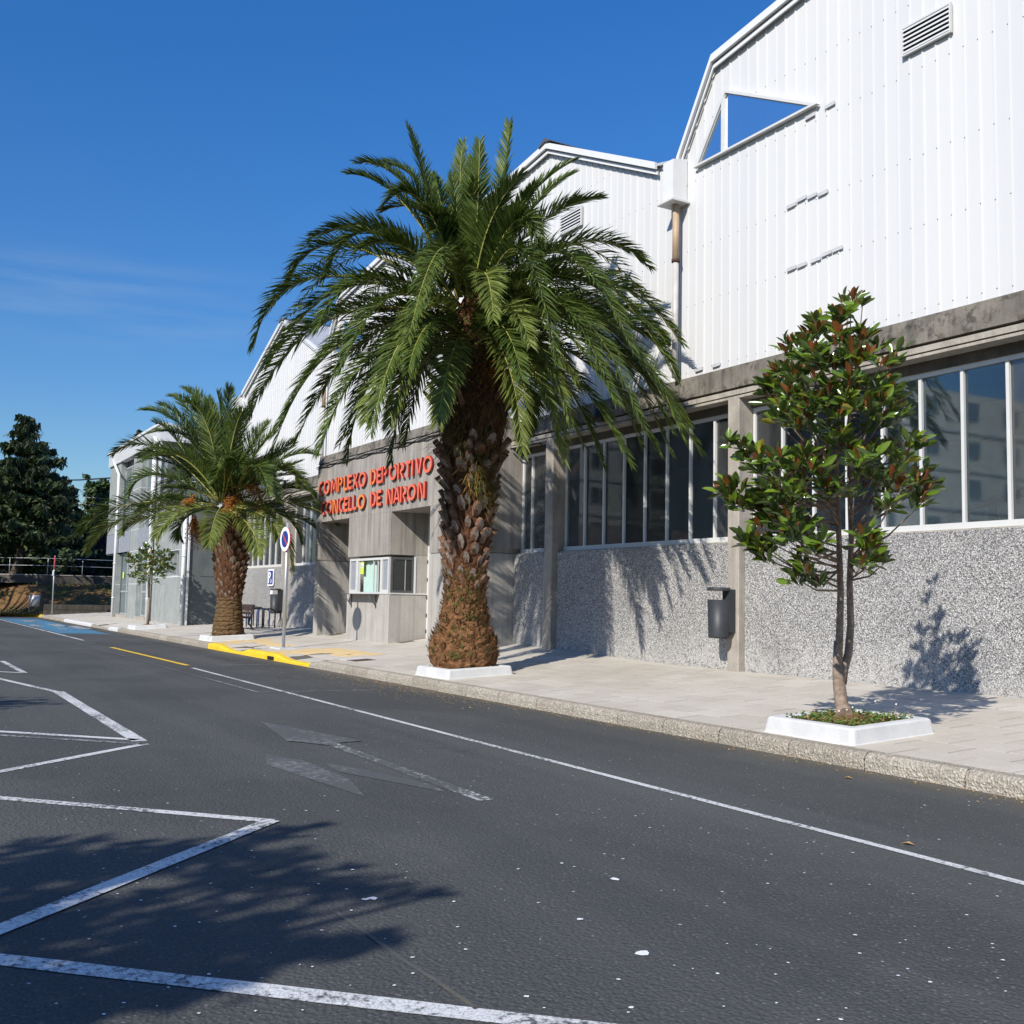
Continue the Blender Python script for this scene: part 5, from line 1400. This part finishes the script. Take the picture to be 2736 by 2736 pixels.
for i, (a, v, c, dv, dt) in enumerate(F2):
    lit = c[1] > 1280 and dv < -.3
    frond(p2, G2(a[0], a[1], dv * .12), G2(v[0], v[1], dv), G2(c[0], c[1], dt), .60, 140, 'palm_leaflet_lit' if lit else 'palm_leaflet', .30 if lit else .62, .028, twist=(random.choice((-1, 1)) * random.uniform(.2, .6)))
for i in range(24):
    s = -1 if i % 2 else 1; k = random.uniform(.2, 1)
    frond(p2, G2(1085, 1080, .2), G2(1085 + s * 300 * k, 800 + 200 * random.random(), .9), G2(1085 + s * 640 * k, random.uniform(620, 1260), random.uniform(.6, 1.8)), .52, 84)
for az in (-62, -20): radial(p2, QX, QY, 4.35, az, 3.0, 4.9, .85, .55, 120)
for az in (-2, 14, 30): radial(p2, QX, QY, 4.35, az, 2.9, 4.1, .7, .55, 120)
for (x, y, d, dv, n) in ((880, 1090, -.5, (-.6, -.3, .1), 90), (1190, 1090, -.9, (.2, -.5, .1), 110), (1290, 1010, -.3, (.5, 0, .5), 80), (1370, 1130, -.4, (.6, -.1, -.2), 50)):
    fruit(p2, G2(x, y, d), V(dv), n, .34, .2, .5, .016)
for (x, y, d, n) in ((890, 1170, -.4, 120), (940, 1200, -.5, 70)):
    o = fruit(p2, G2(x, y, d), V((0, -.05, -1)), n, .22, .3, .72, .019)
m = MB()
for i in range(420):
    z = random.uniform(2.8, 3.9); a = random.random() * 6.2832; r, dx, dy = trunk_profile(prof2, z)
    n_ = V((math.cos(a), math.sin(a), 0)); t_ = V((-math.sin(a), math.cos(a), 0)); p = V((QX, QY, z)) + n_ * (r - .02)
    e = p + n_ * random.uniform(.05, .25) - V((0, 0, random.uniform(.05, .4))); w = random.uniform(.005, .012)
    m.add([p - t_ * w, p + t_ * w, e], [(0, 1, 2)], random.choice((0, 0, 1)))
m.build('hanging_fibre', ['palm_dead', 'fern'], p2, 'stuff')

# ------------------------------------------------------------------ magnolias
def leaf_geo(L_, w, curl, fold):
    vs = [(0, 0, 0)]
    for t_, ww in ((.24, .60), (.56, 1.0), (.84, .62)):
        z = curl * t_ * t_ * L_
        vs += [(-ww * w / 2, t_ * L_, z + fold * ww * w), (0, t_ * L_, z), (ww * w / 2, t_ * L_, z + fold * ww * w)]
    vs.append((0, L_, curl * L_))
    fs = [(0, 2, 1), (0, 3, 2), (1, 2, 5, 4), (2, 3, 6, 5), (4, 5, 8, 7), (5, 6, 9, 8), (7, 8, 10), (8, 9, 10)]
    return [V(v) for v in vs], fs
LG = [leaf_geo(1, .385, c, f) for c, f in ((-.18, .25), (-.05, .32), (-.32, .18), (.08, .35))]
def leaf_mesh(k, mat):
    me = bpy.data.meshes.new('leaf'); me.from_pydata([tuple(v) for v in LG[k][0]], [], LG[k][1]); me.materials.append(M[mat])
    for p in me.polygons: p.use_smooth = True
    return me
LMS = {mt: [leaf_mesh(k, mt) for k in range(4)] for mt in ('magnolia_leaf', 'magnolia_rust', 'magnolia_yellow')}
def leaf_matrix(p, d, s, up=V((0, 0, 1))):
    d = d.normalized(); x = d.cross(up)
    if x.length < .05: x = d.cross(V((1, 0, 0)))
    x.normalize(); z = x.cross(d); roll_ = random.gauss(0, .8)
    x2 = x * math.cos(roll_) + z * math.sin(roll_); z2 = x2.cross(d)
    return Matrix(((x2.x * s, d.x * s, z2.x * s, p.x), (x2.y * s, d.y * s, z2.y * s, p.y), (x2.z * s, d.z * s, z2.z * s, p.z), (0, 0, 0, 1)))
def rosettes(tips, per, s0, s1, rust):
    out = []
    for tip, outd, top in tips:
        k = random.randint(per - 3, per + 1)
        for i in range(k):
            a = 2.4 * i + random.random()
            e = V((math.cos(a), math.sin(a), random.uniform(-.35, .75)))
            young = i < 3 and random.random() < rust * .7 + top * .6
            d = (e * (1 if not young else .35) + outd * random.uniform(.3, 1.1) + V((0, 0, random.uniform(.1, .9) + (.8 if young else 0)))).normalized()
            s = random.uniform(s0, s1) * (.85 if young else 1)
            p = tip + e * .012 - outd * random.uniform(0, .10)
            mt = 'magnolia_rust' if young else ('magnolia_yellow' if random.random() < .012 else 'magnolia_leaf')
            out.append((p, d, s, mt))
    return out
def put_leaves(parent, leaves, nobj):
    leaves.sort(key=lambda q: (q[0] - EYE).length / q[2])
    po = parent_origin(parent)
    mats = ['magnolia_leaf', 'magnolia_rust', 'magnolia_yellow']
    rest_ = MB()
    for i, (p, d, s, mt) in enumerate(leaves):
        mtx = leaf_matrix(p, d, s); k = random.randrange(4)
        if i < nobj:
            o = bpy.data.objects.new('leaf', LMS[mt][k]); COL.objects.link(o); o.parent = parent
            mtx.translation = p - po; o.matrix_basis = mtx
        else: rest_.add([mtx @ v for v in LG[k][0]], LG[k][1], mats.index(mt), True)
    if rest_.v: rest_.build('foliage', mats, parent, 'stuff')

TX, TY = -7.74, 8.52
DT = depth_of((TX, TY, 2.5))
mg = thing('magnolia_tree', (TX, TY, .38), 'slender twin-stemmed magnolia with glossy green and rust leaves in the right-hand planter', 'tree', 'magnolias on the pavement')
def T4(x, y, d=0.0): return at((1836 + x * .46584) / 1.41615, (700 + y * .46584) / 1.41615, DT + d)
base = V((TX, TY, .36))
def U(u, v, d=0.0): return at(u, v, DT + d)
m = MB()
m.tube([base, U(1588, 1330), U(1583, 1290), U(1580, 1262), U(1581, 1210, -.02)], [.085, .072, .066, .052, .045], 10)
stemL = [U(1581, 1262), U(1584, 1200, -.05), U(1586, 1120, -.12), U(1583, 1020, -.22), U(1578, 900, -.36), U(1583, 790, -.5), U(1590, 700, -.6), U(1600, 600, -.7)]
m.tube(stemL, [.042, .038, .034, .028, .022, .016, .011, .005], 8)
stemR = [U(1588, 1290), U(1592, 1262), U(1601, 1232, .04), U(1605, 1180, .03), U(1603, 1100, 0), U(1606, 1020, -.08), U(1602, 920, -.2), U(1600, 800, -.35), U(1615, 690, -.5)]
m.tube(stemR, [.05, .048, .042, .037, .032, .026, .02, .014, .006], 8)
m.build('trunk', 'magnolia_bark', mg)
CL = [(930,215,50,4),(990,230,40,3),(880,300,50,4),(700,375,60,5),(760,360,50,4),(850,370,60,5),(1030,430,75,6),(600,495,75,6),(680,520,60,5),(1180,545,75,6),(480,665,80,7),(560,690,70,5),(700,610,95,9),(780,540,70,6),(880,560,110,11),(1000,560,80,7),
 (470,770,75,7),(560,800,100,9),(700,760,110,10),(860,740,110,11),(1000,730,90,8),(1140,760,80,7),(1190,810,80,7),(1270,880,55,5),(520,880,60,5),(600,920,100,8),(760,900,110,9),(930,900,100,9),(1080,900,90,7),(1160,860,80,6),
 (280,1080,70,7),(350,1130,60,5),(480,1180,80,7),(620,1140,90,8),(740,1120,90,8),(860,1060,80,7),(1000,1130,70,6),(1120,1090,80,7),(1220,1100,70,6),(1320,1050,55,5),
 (230,1330,70,8),(280,1400,60,5),(370,1370,75,7),(480,1290,90,8),(580,1330,80,7),(660,1260,90,8),(820,1300,90,9),(900,1360,60,4),(1010,1190,85,8),(1090,1260,90,8),(1200,1220,85,8),(1290,1290,75,6),(1380,1270,70,8),(1340,1380,55,5),
 (450,1460,80,8),(560,1460,80,7),(620,1500,80,7),(370,1610,70,9),(420,1690,50,5),(540,1570,75,7),(640,1600,80,7),(720,1620,60,5),(650,1740,60,6),(640,1820,50,5),(720,1840,35,3),
 (1130,1370,90,8),(1000,1590,65,7),(1100,1640,55,6),(1020,1740,50,5),(1110,1720,40,3)]
random.seed(8)
tips = []; br_ = MB()
for (x, y, r, k) in CL:
    yc = 1150; half = 620 * max(.25, 1 - abs(y - 1150) / 1100)
    for i in range(max(1, int(k * .92))):
        a = random.random() * 6.2832; rr = r * math.sqrt(random.random())
        dx_ = (x + rr * math.cos(a) - 900) / half
        dd = math.sqrt(max(0, 1 - min(1, dx_ * dx_))) * 1.05
        d = -.75 + (random.uniform(-1.0 * dd, .9 * dd) if random.random() < .6 else -dd * random.uniform(.6, 1.1))
        tp = T4(x + rr * math.cos(a), y + rr * math.sin(a), d)
        od = (tp - T4(890, y + 130, -.7)); od = od.normalized()
        tips.append((tp, od, max(0, 1 - y / 900)))
        if i % 5 == 0:
            st = stemL if x < 900 else stemR
            zt = tp.z - .35 - .25 * random.random(); ii = min(range(len(st) - 1), key=lambda q: abs(st[q].z - max(zt, 1.6))); bp_ = st[ii].lerp(st[ii + 1], random.random() * .9)
            mid = bp_.lerp(tp, .55) + V((0, 0, -.06)); br_.tube([bp_, mid, tp], [.013, .009, .004], 5)
br_.build('branch', 'magnolia_bark', mg)
put_leaves(mg, rosettes(tips, 9, .12, .185, .55), 300)

SX, SY = -40.62, 8.42
m2 = thing('magnolia_tree', (SX, SY, .3), 'small round-headed magnolia in the far planter before the office wing', 'tree', 'magnolias on the pavement')
m = MB(); m.tube([(SX, SY, .25), (SX + .02, SY, .8), (SX - .02, SY, 1.35)], [.055, .048, .045], 8)
ctr = V((SX, SY, 2.62)); tips = []
m.tube([(SX - .02, SY, 1.3), (SX - .25, SY, 1.75), (SX - .2, SY + .1, 2.4)], [.035, .028, .012], 6); m.tube([(SX - .02, SY, 1.3), (SX + .2, SY - .1, 1.8), (SX + .25, SY, 2.5)], [.035, .028, .012], 6); m.tube([(SX - .02, SY, 1.35), (SX - .05, SY, 2.6)], [.03, .012], 6)
m.build('trunk', 'magnolia_bark', m2)
for i in range(150):
    d = V((random.gauss(0, 1), random.gauss(0, 1), random.gauss(0, 1))).normalized(); r = .82 * random.random() ** .33
    tp = ctr + V((d.x * r * 1.15, d.y * r * 1.1, d.z * r * .95 - .1))
    tips.append((tp, d, .3))
put_leaves(m2, rosettes(tips, 8, .13, .19, .25), 60)

# ------------------------------------------------------------------ the planted bank at the end of the street
bank = setting('bank')
m = MB(); ny = 26; nx = 12; yy = [2.5 + i * 1.4 for i in range(ny)]
def bank_z(dx, y):  # dx metres behind the kerb
    return .16 + 1.75 * sstep(.4, 5.2, dx) + .10 * mnoise.noise(V((dx * .6, y * .5, 0)))
def kerb_x(y): return -65.2 - max(0, 8.2 - y) * 2.6 if y < 8.2 else -65.2
for i in range(ny):
    for j in range(nx):
        dx = j * .5; m.v.append(V((kerb_x(yy[i]) * .0 + (-65.6 - (max(0, 8.2 - yy[i]) * .9)) - dx, yy[i], bank_z(dx, yy[i]))))
for i in range(ny - 1):
    for j in range(nx - 1): m.f.append([i * nx + j, i * nx + j + 1, (i + 1) * nx + j + 1, (i + 1) * nx + j]); m.m.append(0)
m.build('bank_slope', 'dry_earth', bank)
m = MB()
for i in range(9000):
    y = random.uniform(3, 34); dx = random.uniform(0, 5.4)
    cover = mnoise.noise(V((y * .45, dx * .8, 7))) + (.6 if dx < 1.6 else 0) + (.5 if y > 8.5 else -.05)
    if cover < random.uniform(-.1, .35): continue
    x = -65.6 - max(0, 8.2 - y) * .9 - dx; z = bank_z(dx, y); h = random.uniform(.05, .17); a = random.random() * 6.28; w = V((math.cos(a), math.sin(a), 0)) * .05
    p = V((x, y, z - .01)); m.add([p - w, p + w, p + V((random.uniform(-.05, .05), random.uniform(-.05, .05), h))], [(0, 1, 2)])
m.build('bank_grass', 'bank_grass', bank, 'stuff')
MB().quad((-71, -20, 1.95), (-180, -20, 2.6), (-180, 60, 2.6), (-71, 60, 1.95)).build('upper_ground', 'dark_wall', bank)
m = MB()
for i in range(9):
    t0, t1 = i / 9, (i + .985) / 9
    pt = lambda t_: (lerp(-65.0, -75, t_), lerp(8.15, 4.2, t_))
    (xa, ya), (xb, yb) = pt(t0), pt(t1)
    k = MB(); k.hexa([(xa, ya, -.05), (xb, yb, -.05), (xb - .05, yb + .22, -.05), (xa - .05, ya + .22, -.05), (xa, ya, .15), (xb, yb, .15), (xb - .05, yb + .22, .16), (xa - .05, ya + .22, .16)])
    k.build('kerb_stone', 'yellow_kerb', bank)
rw = thing('retaining_wall', (-70.8, 15, 1.8), 'low dark retaining wall with a pale coping along the top of the bank', 'wall')
wx = lambda y: -70.8 - max(0, 8.2 - y) * .9
m = MB(); cp = MB()
for (a, b) in ((2.5, 5.5), (5.5, 8.2), (8.2, 14), (14, 22), (22, 34)):
    m.hexa([(wx(a), a, 1.4), (wx(b), b, 1.4), (wx(b) - .25, b, 1.4), (wx(a) - .25, a, 1.4), (wx(a), a, 2.45), (wx(b), b, 2.45), (wx(b) - .25, b, 2.45), (wx(a) - .25, a, 2.45)])
    cp.hexa([(wx(a) + .03, a, 2.452), (wx(b) + .03, b, 2.452), (wx(b) - .28, b, 2.452), (wx(a) - .28, a, 2.452), (wx(a) + .03, a, 2.51), (wx(b) + .03, b, 2.51), (wx(b) - .28, b, 2.51), (wx(a) - .28, a, 2.51)])
m.build('wall_face', 'dark_wall', rw); cp.build('coping', 'pillar_concrete', rw)
rl_ = thing('railing', (-70.9, 12, 2.51), 'thin pale metal railing on top of the retaining wall under the trees', 'railing')
for y in (4.6, 6.6, 8.6, 10.6, 12.6, 14.6): MB().tube([(wx(y) - .1, y, 2.51), (wx(y) - .1, y, 3.52)], .022, 6).build('post', 'grey_frame', rl_)
for z in (3.05, 3.5): MB().tube([(wx(3) - .1, 3, z), (wx(8.2) - .1, 8.2, z), (wx(16) - .1, 16, z)], .017, 6).build('rail', 'grey_frame', rl_)
lw = thing('low_wall', (-65.5, 11, .15), 'low dark stepped concrete seat wall at the foot of the bank beyond the pavement', 'wall')
MB().box(-66.2, -65.6, 7.9, 16, .1, .42).build('lower_course', 'dark_wall', lw); MB().box(-66.2, -65.72, 7.9, 16, .44, .74).build('upper_course', 'dark_wall', lw); MB().box(-66.15, -65.75, 7.95, 15.9, .42, .44).build('joint', 'black_rubber', lw)
fs = thing('road_sign', (-67.0, 8.55, .1), 'thin far sign post with its red-edged sign seen edge-on before the dark bank', 'road sign')
bx0 = on_ground(138 / 1.41615, 1648 / 1.41615, .15); sx, sy = -63.6, bx0.y * (-63.6 / bx0.x)
fs.location = (sx, sy, .15)
MB().tube([(sx, sy, .15), (sx, sy, 3.45)], .035, 8).build('post', 'galvanized', fs)
m = MB(); disc(m, (sx + .05, sy - .02, 3.05), .36, -.015, .015, R(-5), mi=0, mside=0); m.build('sign_disc', 'red_enamel', fs)
MB().box(sx - .2, sx + .2, sy - .06, sy - .04, 2.35, 2.62).build('sign_plate', 'sign_white', fs)
fb = thing('litter_bin', (-65.1, 6.95, .2), 'grey metal litter bin on a thin post at the foot of the bank', 'litter bin')
fx_, fy_ = -66.1, 7.15
fb.location = (fx_, fy_, .2)
MB().tube([(fx_, fy_, .3), (fx_, fy_, 1.22)], .025, 6).build('post', 'galvanized', fb); MB().tube([(fx_ + .15, fy_ + .28, .62), (fx_ + .15, fy_ + .28, 1.25)], [.24, .27], 14).build('bin_body', 'grey_frame', fb)

# ------------------------------------------------------------------ trees
def leaf_cloud(m, c, rad, n, s, flat=.0, mi=0, droop=0.0, hollow=.45):
    for i in range(n):
        d = V((random.gauss(0, 1), random.gauss(0, 1), random.gauss(0, 1))).normalized()
        r = (hollow + (1 - hollow) * random.random()) * random.uniform(.8, 1.1)
        p = c + V((d.x * rad[0] * r, d.y * rad[1] * r, d.z * rad[2] * r))
        a = V((random.gauss(0, 1), random.gauss(0, 1), random.gauss(0, 1) * (1 - flat) - droop)).normalized()
        b = a.cross(V((random.gauss(0, 1), random.gauss(0, 1), random.gauss(0, 1)))).normalized()
        ss = s * random.uniform(.6, 1.3)
        m.add([p - a * ss, p + b * ss * .5, p + a * ss, p - b * ss * .5], [(0, 1, 2, 3)], mi)
random.seed(31)
# cedar with layered drooping boughs
CX_, CY_ = -70.5, 6.4
ct = thing('cedar_tree', (CX_, CY_, 1.6), 'dark layered cedar with a leaning trunk and ragged top at the far left', 'tree')
px = lambda x, y, d=0: at(x / 1.41615, y / 1.41615, 67.0 + d)
m = MB(); m.tube([px(-30, 1610), px(10, 1585), px(35, 1545), px(52, 1500), px(60, 1440), px(66, 1330), px(70, 1220), px(74, 1140), px(76, 1112)], [.42, .36, .32, .28, .25, .2, .13, .06, .02], 9)
m.tube([px(20, 1570), px(-5, 1540), px(-15, 1490)], [.2, .16, .1], 7); m.build('trunk', 'tree_bark', ct)
m = MB(); bm_ = MB()
lay = [(1122, 24), (1142, 26), (1158, 40), (1180, 46), (1200, 74), (1240, 92), (1275, 112), (1310, 128), (1345, 135), (1380, 150), (1420, 158), (1450, 165)]
for (yv, w) in lay:
    nb = 5 if yv < 1190 else 11
    for q in range(nb):
        ang = 6.2832 * q / nb + random.uniform(-.3, .3); L_ = w * random.uniform(.7, 1.08) / 42.5
        st = px(74 - (yv - 1112) * .03, yv + random.uniform(-8, 8)); dr = (rgt * math.cos(ang) + V((fwd.x, fwd.y, 0)) * math.sin(ang))
        e = st + dr * L_ + V((0, 0, .12 * L_)); tipd = e + dr * .3 - V((0, 0, .35))
        bm_.tube([st, e, tipd], [.05, .03, .01], 4)
        kk = int(16 + L_ * 26)
        for i in range(kk):
            f = random.random() ** .8; p = st.lerp(e, f) + V((random.gauss(0, .12), random.gauss(0, .12), random.gauss(0, .06)))
            for z_ in range(3):
                h = V((random.gauss(0, .16), random.gauss(0, .16), -random.uniform(.05, .5))) * (.6 + .5 * f); s_ = h.cross(V((random.random(), random.random(), .2))).normalized() * random.uniform(.05, .10)
                m.add([p - s_, p + s_, p + h + s_ * .3, p + h - s_ * .3], [(0, 1, 2, 3)])
for i in range(70):
    yv = random.uniform(1250, 1520); w = lerp(70, 150, (yv - 1250) / 270); leaf_cloud(m, px(55 + random.uniform(-1, 1) * w, yv, random.uniform(-1.5, 2)), (.9, .9, .5), 46, .22, .3, 0, .3)
m.build('crown', 'conifer_needles', ct); bm_.build('limbs', 'tree_bark', ct)
def broad_tree(label, x, y, z, blobs, dep, mat, trunk_px, n, s, name='broadleaf_tree', group='trees on the bank'):
    t_ = thing(name, (x, y, z), label, 'tree', group)
    f = lambda a, b, d=0: at(a / 1.41615, b / 1.41615, dep + d)
    k = dep / 2845.0
    m = MB(); m.tube([f(*p) for p in trunk_px], [lerp(.32, .1, i / max(1, len(trunk_px) - 1)) for i in range(len(trunk_px))], 8)
    top = f(*trunk_px[-1])
    for (a, b, r, d) in blobs[::2]: m.tube([top, top.lerp(f(a, b, d), .6) + V((0, 0, -.2)), f(a, b, d)], [.1, .06, .02], 5)
    m.build('trunk', 'tree_bark', t_)
    m = MB()
    for (a, b, r, d) in blobs: 
        rad = r * k
        leaf_cloud(m, f(a, b, d), (rad, rad, rad * .85), int(n * (r / 40) ** 2), s, 0, 0, 0, .35)
    m.build('crown', mat, t_)
random.seed(41)
broad_tree('tall dark leafy tree behind the cedar, sloping down to the right', -74, 9, 2.4,
           [(80, 1238, 26, 0), (104, 1252, 26, 0), (90, 1275, 34, 0), (124, 1278, 30, 0), (146, 1302, 28, 0), (166, 1325, 30, 0), (190, 1350, 24, 0), (208, 1378, 26, 0), (216, 1408, 26, 0), (120, 1315, 44, 1), (150, 1355, 44, 1), (175, 1395, 40, 1), (60, 1300, 44, 2), (90, 1345, 54, 2), (120, 1395, 54, 2), (195, 1435, 34, 0), (160, 1440, 48, 1), (110, 1450, 54, 2), (210, 1460, 34, 1), (190, 1495, 42, 1), (145, 1505, 46, 2), (60, 1450, 56, 3), (222, 1500, 36, 2), (30, 1400, 56, 3), (20, 1330, 50, 3), (170, 1540, 36, 2), (235, 1530, 40, 3), (265, 1545, 40, 3), (100, 1520, 44, 3)],
           74, 'dark_leaves', [(150, 1600), (150, 1500), (140, 1400), (125, 1330)], 330, .26)
broad_tree('narrow upright green tree beside the office wing corner', -78, 12, 2.4,
           [(232, 1275, 10, 0), (240, 1295, 16, 0), (256, 1298, 18, 0), (272, 1292, 16, 1), (285, 1300, 18, 1), (245, 1320, 24, 0), (268, 1325, 28, 1), (290, 1330, 22, 2), (238, 1350, 22, 0), (260, 1360, 30, 1), (285, 1370, 28, 2), (240, 1390, 26, 0), (265, 1400, 32, 1), (290, 1410, 26, 2), (240, 1440, 32, 1), (270, 1450, 34, 2), (225, 1480, 34, 1), (260, 1500, 36, 2), (290, 1480, 30, 2), (245, 1545, 30, 3), (280, 1550, 30, 3), (225, 1435, 22, 1)],
           80, 'tree_leaves', [(245, 1600), (250, 1500), (255, 1380), (250, 1300)], 420, .22)
broad_tree('slim conifer tip showing over the office roof', -85, 24, 2.0, [(371, 1152, 7, 0), (368, 1165, 10, 0), (374, 1180, 14, 0), (365, 1200, 22, 0), (345, 1180, 5, 0), (346, 1195, 9, 0), (360, 1240, 40, 2)], 92, 'conifer_needles', [(370, 1500), (370, 1300), (371, 1150)], 900, .16)
hg = thing('dark_hedge', (-73, 16, 2.4), 'dark shrubs and undergrowth filling the space behind the railing', 'hedge')
m = MB()
for i in range(60): leaf_cloud(m, V((-74.5 - random.uniform(0, 5), random.uniform(4, 24), random.uniform(2.6, 4.6))), (1.2, 1.2, 1.0), 70, .24)
m.build('hedge_leaves', 'dark_leaves', hg)
MB().box(-82.5, -81.5, -4, 30, 2.2, 6.5).build('hedge_core', 'louvre_dark', hg)
ow = thing('overhead_wire', (-68, 9, 8.5), 'black overhead cable running from the trees to the office wing', 'cable')
a = at(140 / 1.41615, 1283 / 1.41615, 70); b = V((-59.2, 10.4, 0)); d_ = (at(297 / 1.41615, 1277 / 1.41615, 60)); m = MB(); m.tube([a, a.lerp(d_, .5) - V((0, 0, .05)), d_], .045, 6); m.build('thick_cable', 'black_rubber', ow)
for (u0, v0, u1, v1) in ((170, 1301, 230, 1312), (200, 1326, 300, 1334), (205, 1343, 300, 1360)):
    m = MB(); m.tube([at(u0 / 1.41615, v0 / 1.41615, 72), at(u1 / 1.41615, v1 / 1.41615, 72)], .012, 4); m.build('thin_cable', 'grey_pipe', ow)

# trees behind the camera: their shade lies across the near parking bays
random.seed(77)
def shade_tree(label, x, y, blobs, n, s):
    t_ = thing('street_tree', (x, y, 0), label, 'tree', 'trees behind the car park')
    m = MB(); m.tube([(x, y, 0), (x + .05, y, 1.6), (x, y + .1, 3.4)], [.2, .16, .13], 9)
    for (c, r) in blobs: m.tube([V((x, y + .1, 3.2)), V((x, y, 3.2)).lerp(c, .5) + V((0, 0, .2)), c], [.09, .06, .015], 5)
    m.build('trunk', 'tree_bark', t_)
    m = MB()
    for (c, r) in blobs: leaf_cloud(m, c, (r, r, r * .7), max(12, int(n * r * r)), s, .3, 0, 0, .1)
    m.build('crown', 'tree_leaves', t_)
def from_shadow(u, v, h):
    g_ = on_ground(u, v); return g_ + SUN * (h / SUN.z)
bl = []
for (u, v, r) in ((60,1640,.55),(180,1630,.5),(300,1620,.45),(400,1600,.38),(500,1578,.25),(560,1562,.14),(602,1556,.06),(440,1650,.42),(540,1655,.34),(620,1672,.28),(700,1680,.22),(770,1684,.14),(830,1688,.08),(520,1620,.25),
                  (280,1760,.42),(400,1780,.40),(500,1785,.35),(600,1782,.28),(680,1778,.18),(735,1774,.08),(120,1740,.45),(540,1730,.2),(450,1715,.25),(340,1850,.35),(200,1890,.4),(60,1860,.45),(440,1835,.22),(60,1930,.3),(260,1700,.22),(20,1720,.35),(-100,1640,.6),(-100,1760,.6),(-150,1850,.6),(-200,1700,.7),(60,1595,.22),(160,1588,.18),(240,1592,.14)):
    bl.append((from_shadow(u, v, random.uniform(4.6, 6.6)), r))
shade_tree('leafy street tree behind the camera whose shade falls on the parking bays', -1.2, -6.6, bl, 620, .085)
bl = [(from_shadow(u, v, random.uniform(4.5, 5.5)), r) for (u, v, r) in ((0, 1327, .5), (30, 1324, .4), (70, 1326, .25), (-60, 1325, .8), (-120, 1335, 1.0), (105, 1328, .12))]
shade_tree('leafy street tree beyond the left edge whose shade tips the second bay', -11.6, -6.2, bl, 170, .10)

random.seed(91)
bl = []
for i in range(70):
    ty = random.uniform(5.6, 15.5); tz = random.uniform(.3, 3.4); tx = -65.8 - max(0, 8.2 - ty) * .9 - random.uniform(.0, 5.2); h = random.uniform(5.2, 9.0)
    if ty < 7.6 and tz < 1.6 and random.random() < .6: continue
    q = V((tx, ty, tz)) + SUN * (h / SUN.z); e_ = q - EYE
    if e_.dot(rgt) / e_.dot(fwd) > -.5 / FPX - .045: continue
    bl.append((q, random.uniform(.8, 1.25)))
shade_tree('leafy street tree out of sight on the left that darkens the far bank', -63.5, -0.5, bl, 120, .16)

# houses across the car park, seen mirrored in the glazing
def house(label, x0, x1, y0, y1, h, mat, nfl, nwin, roof=None):
    t_ = thing('apartment_house', (x1, (y0 + y1) / 2, 0), label, 'house', 'houses across the car park')
    MB().box(x0, x1, y0, y1, 0, h).build('walls', mat, t_)
    if roof:
        m = MB(); c = (x0 + x1) / 2
        m.add([(x0 - .4, y0 - .4, h), (x1 + .4, y0 - .4, h), (x1 + .4, y1 + .4, h), (x0 - .4, y1 + .4, h), (c, y0 - .4, h + roof), (c, y1 + .4, h + roof)], [(1, 2, 5, 4), (3, 0, 4, 5), (0, 1, 4), (2, 3, 5), (3, 2, 1, 0)]); m.build('roof', 'roof_tile', t_)
    fh = h / nfl
    for f_ in range(nfl):
        for w in range(nwin):
            y = lerp(y0, y1, (w + .5) / nwin); z = f_ * fh + fh * .3
            fo = MB().box(x1, x1 + .06, y - .85, y + .85, z, z + 1.5).build('window', 'white_frame', t_)
            for q in (-1, 1): MB().box(x1 + .061, x1 + .07, y + q * .41 - .35, y + q * .41 + .35, z + .08, z + 1.42).build('pane', 'dark_glass', fo)
        if f_: MB().box(x1 + .0, x1 + .12, y0, y1, f_ * fh - .1, f_ * fh + .1).build('string_course', 'white_frame', t_)
house('long cream apartment block mirrored in the middle window bay', -90, -75, -46, -20, 21, 'facade_cream', 7, 8)
house('low cream house with a pitched roof mirrored in the middle window bay', -57, -50, -19, -9, 4.6, 'facade_cream', 1, 4, 1.6)
house('tall plain block mirrored in the left part of the right window bay', -62, -52, -54, -25, 18, 'facade_cream', 6, 6)
house('flat roofed house mirrored in the right window bay', -62, -52, -72, -56, 10.5, 'facade_cream', 3, 5)
